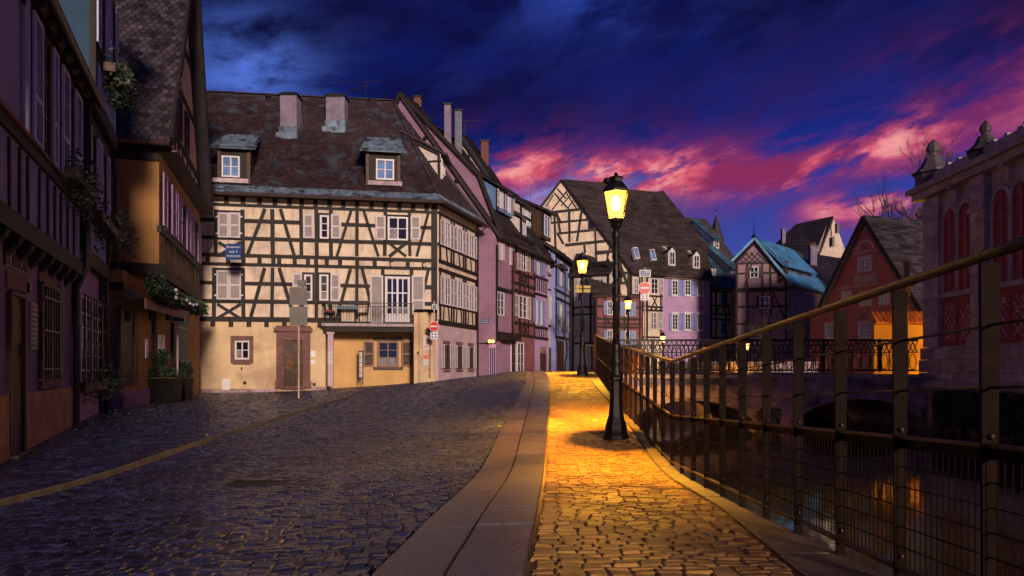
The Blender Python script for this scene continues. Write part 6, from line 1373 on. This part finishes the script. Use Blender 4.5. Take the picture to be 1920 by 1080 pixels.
def parapet(Y, nm):
    x0, x1 = xbx(1118), xbx(1722); zb_, zt = zbx(697), zbx(636); H_ = zt - zb_
    mb = MB(); mb.box(x0, x1, Y - .05, Y + .05, zt - .07, zt); mb.build('top_rail', m_iron, br); mb = MB(); mb.box(x0, x1, Y - .03, Y + .03, zb_ + .02, zb_ + .07); mb.box(x0, x1, Y - .022, Y + .022, zb_ + H_ * .58, zb_ + H_ * .61); mb.build('rail', m_iron, br)
    n = 34; w_ = (x1 - x0) / n
    for i in range(n):
        a = x0 + i * w_; c = a + w_ / 2; m1 = MB()
        m1.bar((a + .004, Y - .012, zb_ + H_ * .61), (c, Y - .012, zt - .07), .028); m1.bar((a + w_ - .004, Y + .012, zb_ + H_ * .61), (c, Y + .012, zt - .07), .028)
        m1.bar((a + .002, Y + .01, zt - .07), (c, Y + .01, zb_ + H_ * .62), .022); m1.bar((a + w_ - .002, Y - .01, zt - .07), (c, Y - .01, zb_ + H_ * .62), .022)
        pts = [(c + math.cos(2 * math.pi * k / 14) * w_ * .36, Y, zb_ + H_ * .31 + math.sin(2 * math.pi * k / 14) * H_ * .24) for k in range(15)]; m1.tube(pts, .016, 4, cap=False)
        m1.bar((a, Y, zb_ + .07), (a, Y, zb_ + H_ * .58), .03); m1.bar((c, Y, zb_ + .05), (c, Y, zb_ + H_ * .08), .02)
        m1.build('cast_baluster', m_iron, br)
    for i in range(0, n + 1, 6): x = x0 + i * w_; MB().box(x - .045, x + .045, Y - .06, Y + .06, zb_, zt + .01).build('post', m_iron, br)
parapet(YB + .05, 'a'); 
# far parapet: a plain echo seen through the near one
x0, x1 = xbx(1118), xbx(1722) * 1.02; MB().box(x0, x1, YB + 4.6, YB + 4.7, zbx(703), zbx(700)).box(x0, x1, YB + 4.6, YB + 4.68, zbx(640), zbx(637)).build('far_rail', m_iron, br)
mb = MB(); x = x0
while x < x1: mb.box(x, x + .03, YB + 4.62, YB + 4.65, zbx(702), zbx(640)); x += .16
mb.build('far_balusters', m_iron, br)['kind'] = 'stuff'
# shrubs in tubs on the pier ledge
for k, (px, lab) in enumerate(((1427, 'small potted shrub on the bridge pier ledge, the left of the pair'), (1455, 'small potted shrub on the bridge pier ledge, nearer the larger arch'))):
    p = Wp(px, 800, 21.5); t = thing('potted_shrub', lab, 'plant pot', p, 'pots at the bridge pier'); MB().lathe([(.10, 0), (.14, .24), (.15, .25)], (0, 0, 0), 10).build('pot', m_zinc, t, local=True)
    mb = MB(); leaves(mb, (0, 0, .42), (.2, .2, .2), 200, .05); mb.build('foliage', m_leaf, t, local=True)['kind'] = 'stuff'
struct(MB().box(7.6, 9.2, 21.3, 21.95, -1.3, Wp(0, 800, 21.6).z).build('pier_ledge', m_quay))

# ================================================================== market hall on the right bank
mh = thing('market_hall', 'stone and red brick hall with arched louvred windows and domed corner finials', 'building', (14, 20, .72)); fM = Fac((14.0, 23.0), (12.9, -1.0))
zm = lambda px, py: fM.ZY(px, py)
zco = zm(1755, 352); zs1 = zm(1780, 653)
MB().plan([(14.0, 23), (12.9, -1), (24, -1), (24, 23)], .3, zco).build('wall', m_sand2, mh)
def stones(s0, s1, z0, z1, d, h=.42, l=.62, par=mh, m=m_sand2, nm='stone_block'):
    z = z0; r_ = 0
    while z < z1 - .05:
        h_ = min(h, z1 - z); s_ = s0 - (l / 2 if r_ % 2 else 0)
        while s_ < s1 - .02:
            a, b = max(s_, s0), min(s_ + l, s1)
            if b - a > .06:
                mb = MB(); e = .006; dd = d + R.uniform(-.006, .008); fM.box(mb, a + e, b - e, z + e, z + h_ - e, -.02, dd); mb.build(nm, m, par)
            s_ += l
        z += h_; r_ += 1
Sx = lambda px: fM.S(px)
# corner pier, window bays. one bay = pier + two arched lights; repeats towards the camera
stones(0.0, Sx(1768), zs1 + .05, zm(1755, 372), .16, .52, .8)
bay0 = Sx(1768); bay1 = Sx(1833); pier1 = Sx(1860); per = pier1 - bay0
ztop = zm(1790, 385); zspr = zm(1790, 410); zsill = zm(1790, 546); zpan0, zpan1 = zm(1790, 643), zm(1790, 566)
def arch_window(s0, s1, z0, zs_, full=True):
    w_ = s1 - s0; c = (s0 + s1) / 2; r_ = w_ / 2
    op = [(s0, z0), (s1, z0)] + [(c + r_ * math.cos(math.pi * k / 10), zs_ + r_ * 1.05 * math.sin(math.pi * k / 10)) for k in range(11)]
    mb = MB(); fM.poly(mb, op, .005, .03); wo = mb.build('arched_shutter', m_lou, mh)
    mb = MB()
    for a, b in ((s0, s0 + .07), (c - .05, c + .05), (s1 - .07, s1)): fM.box(mb, a, b, z0, zs_ + (0 if a != c - .05 else r_ * .9), .03, .06)
    mb.build('shutter_stile', m_lou, wo)
    z = z0 + .06
    while z < zs_:
        for a, b in ((s0 + .07, c - .05), (c + .05, s1 - .07)):
            mb = MB(); mb.hexa([fM.p(a, z, .075), fM.p(b, z, .075), fM.p(b, z + .03, .03), fM.p(a, z + .03, .03), fM.p(a, z + .012, .08), fM.p(b, z + .012, .08), fM.p(b, z + .05, .032), fM.p(a, z + .05, .032)]); mb.build('louvre', m_sand2 if 0 else m_lou2, wo)
        z += .105
    mb = MB()
    for k in range(10):
        a0, a1 = math.pi * k / 10, math.pi * (k + 1) / 10; fM.beam(mb, (c + (r_ + .06) * math.cos(a0), zs_ + (r_ * 1.05 + .06) * math.sin(a0)), (c + (r_ + .06) * math.cos(a1), zs_ + (r_ * 1.05 + .06) * math.sin(a1)), .12, -.02, .09 + .003 * (k % 2))
    fM.box(mb, s0 - .12, s0 - .002, z0, zs_, -.02, .085); fM.box(mb, s1 + .002, s1 + .12, z0, zs_, -.02, .085); fM.box(mb, s0 - .16, s1 + .16, zs_ - .04, zs_ + .05, -.01, .11) if 0 else None
    mb.build('arch_surround', m_sand2, mh)
m_lou2 = mat('louvre_slat_paint', (.24, .13, .16), .5, .15, 4, .1, 40)
for b_ in range(5):
    o = bay0 + per * b_; wd = (bay1 - bay0)
    if o > 13.5: break
    e = .16; lw = (wd - 3 * e) / 2
    for q in (0, 1):
        s0 = o + e + q * (lw + e); arch_window(s0, s0 + lw, zsill, zspr)
        mb = MB(); fM.box(mb, s0 - .04, s0 + lw + .04, zpan0, zpan1, .0, .05); po = mb.build('brick_panel', m_redbrick, mh); n_ = 7; dw = (lw - .1) / n_; rows = 12; dz = (zpan1 - zpan0 - .16) / rows; mb = MB()
        for i in range(n_):
            for j in range(rows):
                if (i + j) % 6 in (0,) or (i - j) % 6 == 0 or (i + j) % 6 == 3 and (i * 3 + j) % 2: fM.box(mb, s0 + .05 + i * dw, s0 + .05 + (i + .8) * dw, zpan0 + .08 + j * dz, zpan0 + .08 + (j + .7) * dz, .05, .062)
        mb.build('cream_brick_pattern', m_cream2, po)['kind'] = 'stuff'
    mb = MB(); fM.box(mb, o, o + wd, zsill - .18, zsill - .02, -.01, .14); mb.build('sill_course', m_sand2, mh)
    mb = MB(); fM.box(mb, o + .02, o + wd - .02, zpan0 - .08, zsill - .181, -.01, .028); mb.build('red_brick_band', m_redbrick, mh)
    mb = MB(); c = o + wd / 2; fM.box(mb, c - .07, c + .07, zspr + .45, zco - .35, 0, .16); fM.box(mb, c - .09, c + .09, zco - .40, zco - .1, 0, .34); mb.build('console', m_sand2, mh)
    stones(o + wd, o + per, zs1 + .05, zco - .3, .22, .52, .7)
    mb = MB(); fM.box(mb, o + wd - .05, o + per + .05, zspr - .1, zspr + .06, 0, .28); fM.box(mb, o + wd - .04, o + per + .04, zs1 - .02, zs1 + .3, 0, .30); mb.build('pier_moulding', m_sand2, mh)
# base courses
stones(0, 15, .55, zs1 - .36, .30, .5, .95); stones(0, 15, zs1 - .36, zs1 + .04, .24, .4, .8)
# cornice and parapet
mb = MB(); fM.box(mb, -.45, 24, zco - .06, zco + .12, -.2, .50); mb.build('cornice', m_sand2, mh); mb = MB(); fM.box(mb, -.35, 24, zco - .28, zco - .061, -.1, .34); mb.build('frieze', m_sand2, mh)
mb = MB(); fM.box(mb, -.2, 24, zco + .121, zco + .45, -.3, .22); mb.build('parapet', m_sand2, mh)
k = 0
for s_ in np.arange(1.2, 14, .55): mb = MB(); fM.box(mb, s_, s_ + .16, zco + .451, zco + .58, -.1, .1); mb.build('ridge_knob', m_sand2, mh)
def finial(s_, par=mh, k=1.0):
    p = fM.p(s_, zco + .12, -.02); pr = [(.62, 0), (.62, .42), (.74, .46), (.74, .54), (.60, .60), (.44, .78), (.34, .98), (.30, 1.10), (.17, 1.16), (.15, 1.24), (.22, 1.34), (.25, 1.46), (.19, 1.62), (.08, 1.74), (.01, 1.84)]
    MB().lathe([(r_ * k, z * k) for r_, z in pr], p, 8, .39).build('domed_finial', m_tile3, par)
finial(.30, k=.85)
for b_ in range(4): finial(bay1 + per * b_ + (per - bay1 + bay0) / 2, k=.66)
# right quay: coping ledge, wall, ivy
rq = sroot('right_quay_wall'); MB().plan([(14.2, 23.4), (13.0, -1), (12.6, -1), (13.45, 23.4)], -1.6, .60).build('wall', m_quay, rq)
fq = Fac((13.45, 23.4), (12.6, -1.0)); s_ = 0
while s_ < 20: mb = MB(); fq.box(mb, s_ + .006, s_ + 1.19, .602, .80, -.75, .10); mb.build('ledge_stone', m_sand2, rq); s_ += 1.2
iv = thing('hanging_ivy', 'dark mass of ivy hanging down the right quay wall below the hall', 'ivy', (13.2, 19, .4))
mb = MB(); st = MB()
for k in range(90):
    s_ = R.uniform(2.1, 9.5); ln = R.uniform(.75, 1.35); x = fq.p(s_, .42 + R.uniform(-.1, .12), .10)
    for j in range(11): c = x + Vector((-.03 * math.sin(j * .4), R.uniform(-.06, .06), -ln * j / 11)); leaves(mb, c, (.16, .17, .10), 16, .05)
    st.tube([x + Vector((-.16, 0, .05)), x + Vector((-.20, .02, -ln * .5)), x + Vector((-.17, 0, -ln))], .006, 3, cap=False)
for k in range(16): leaves(mb, fq.p(2.2 + k * .46, .44, .12), (.2, .3, .12), 60, .06)
mb.build('ivy_leaves', m_ivy, iv)['kind'] = 'stuff'; st.build('trailing_stems', m_twig, iv)['kind'] = 'stuff'
# yellow edged sign on a pole
t = sign_pole('slim pole with a tall yellow edged notice before the ochre wall', 1701, 24.5, 487, 700, m=m_pole)
a, b = Wp(1694, 522, 24.4), Wp(1708, 487, 24.4); MB().box(a.x, b.x, 24.42, 24.45, a.z, b.z).build('notice_board', m_signy, t); MB().box(a.x + .03, b.x - .03, 24.41, 24.418, a.z + .02, b.z - .06).build('notice_face', m_signb, t)
a, b = Wp(1699, 555, 24.4), Wp(1708, 531, 24.4); MB().box(a.x, b.x, 24.42, 24.45, a.z, b.z).build('yellow_plate', m_signy, t)
# gas-bottle-like beacon by the hall corner
p = Wp(1735, 668, 23.4); t = thing('wall_beacon', 'small red and white beacon on a bracket beside the hall corner', 'beacon', p); MB().lathe([(.09, -.06), (.09, .0)], (0, 0, 0), 10).build('bracket', m_iron, t, local=True); MB().lathe([(.07, .0), (.07, .12)], (0, 0, 0), 10).build('white_base', m_signw, t, local=True); MB().lathe([(.07, .12), (.065, .22), (.02, .26)], (0, 0, 0), 10).build('red_cap', m_signr, t, local=True)

# ================================================================== bare trees
def bare_tree(lab, base, h, spread, depth=6, r0=.16, nm='bare_tree', seed=3, n0=3):
    rr = random.Random(seed); t = thing(nm, lab, 'tree', base); tm = MB(); bm = MB(); cnt = [0]
    def grow(p, d, ln, r_, lv):
        q = p; pts = [p]; dd = d
        for _ in range(3): dd = (dd + Vector((rr.uniform(-.16, .16), rr.uniform(-.16, .16), rr.uniform(-.02, .14)))).normalized(); q = q + dd * ln / 3; pts.append(q)
        (tm if lv == 0 else bm).tube(pts, [r_ * (1 - .35 * i / 3) for i in range(4)], 6 if lv < 2 else 3, cap=False)
        if lv >= depth: return
        for _ in range(n0 if lv < 3 else 2 + (rr.random() < .5)):
            nd = (dd + Vector((rr.uniform(-1, 1), rr.uniform(-1, 1), rr.uniform(-.25, .7))) * spread).normalized(); k = rr.uniform(.6, .82); grow(pts[rr.choice((2, 3, 3))], nd, ln * k, r_ * .60, lv + 1)
    grow(Vector((0, 0, 0)), Vector((0, 0, 1)), h * .32, r0, 0); tm.build('trunk', m_twig, t, local=True); bm.build('crown', m_twig, t, local=True)['kind'] = 'stuff'
bare_tree('large bare tree rising behind the dark roof of the red gable house', Vector((29.6, 50, 5.0)), 11.2, .5, 7, .28, seed=5)
bare_tree('smaller bare tree between the red gable roof and the market hall', Vector((27.9, 47, 5.0)), 8.2, .45, 6, .2, seed=11)
bare_tree('low spreading bare tree in front of the lattice gable house, at its left side', Vector((15.8, 44, .2)), 4.6, .75, 6, .10, 'bare_shrub', 21)
bare_tree('dense bare shrub before the brown side wall of the lattice gable house', Vector((19.0, 45, .2)), 5.0, .8, 6, .10, 'bare_shrub', 8)
bare_tree('bare climbing tree beside the second lantern at the end of the street', Vector((3.4, 42.8, .7)), 4.2, .6, 6, .07, 'bare_shrub', 14)
t = thing('dark_wall_beyond_bridge', 'low dark garden wall along the far water edge behind the bridge', 'wall', (10, 43, 0)); MB().box(9.4, 30, 43.4, 43.8, -.8, 1.5).build('wall', m_quay, t); MB().box(9.35, 30, 43.3, 43.9, 1.502, 1.6).build('coping', m_sand2, t)
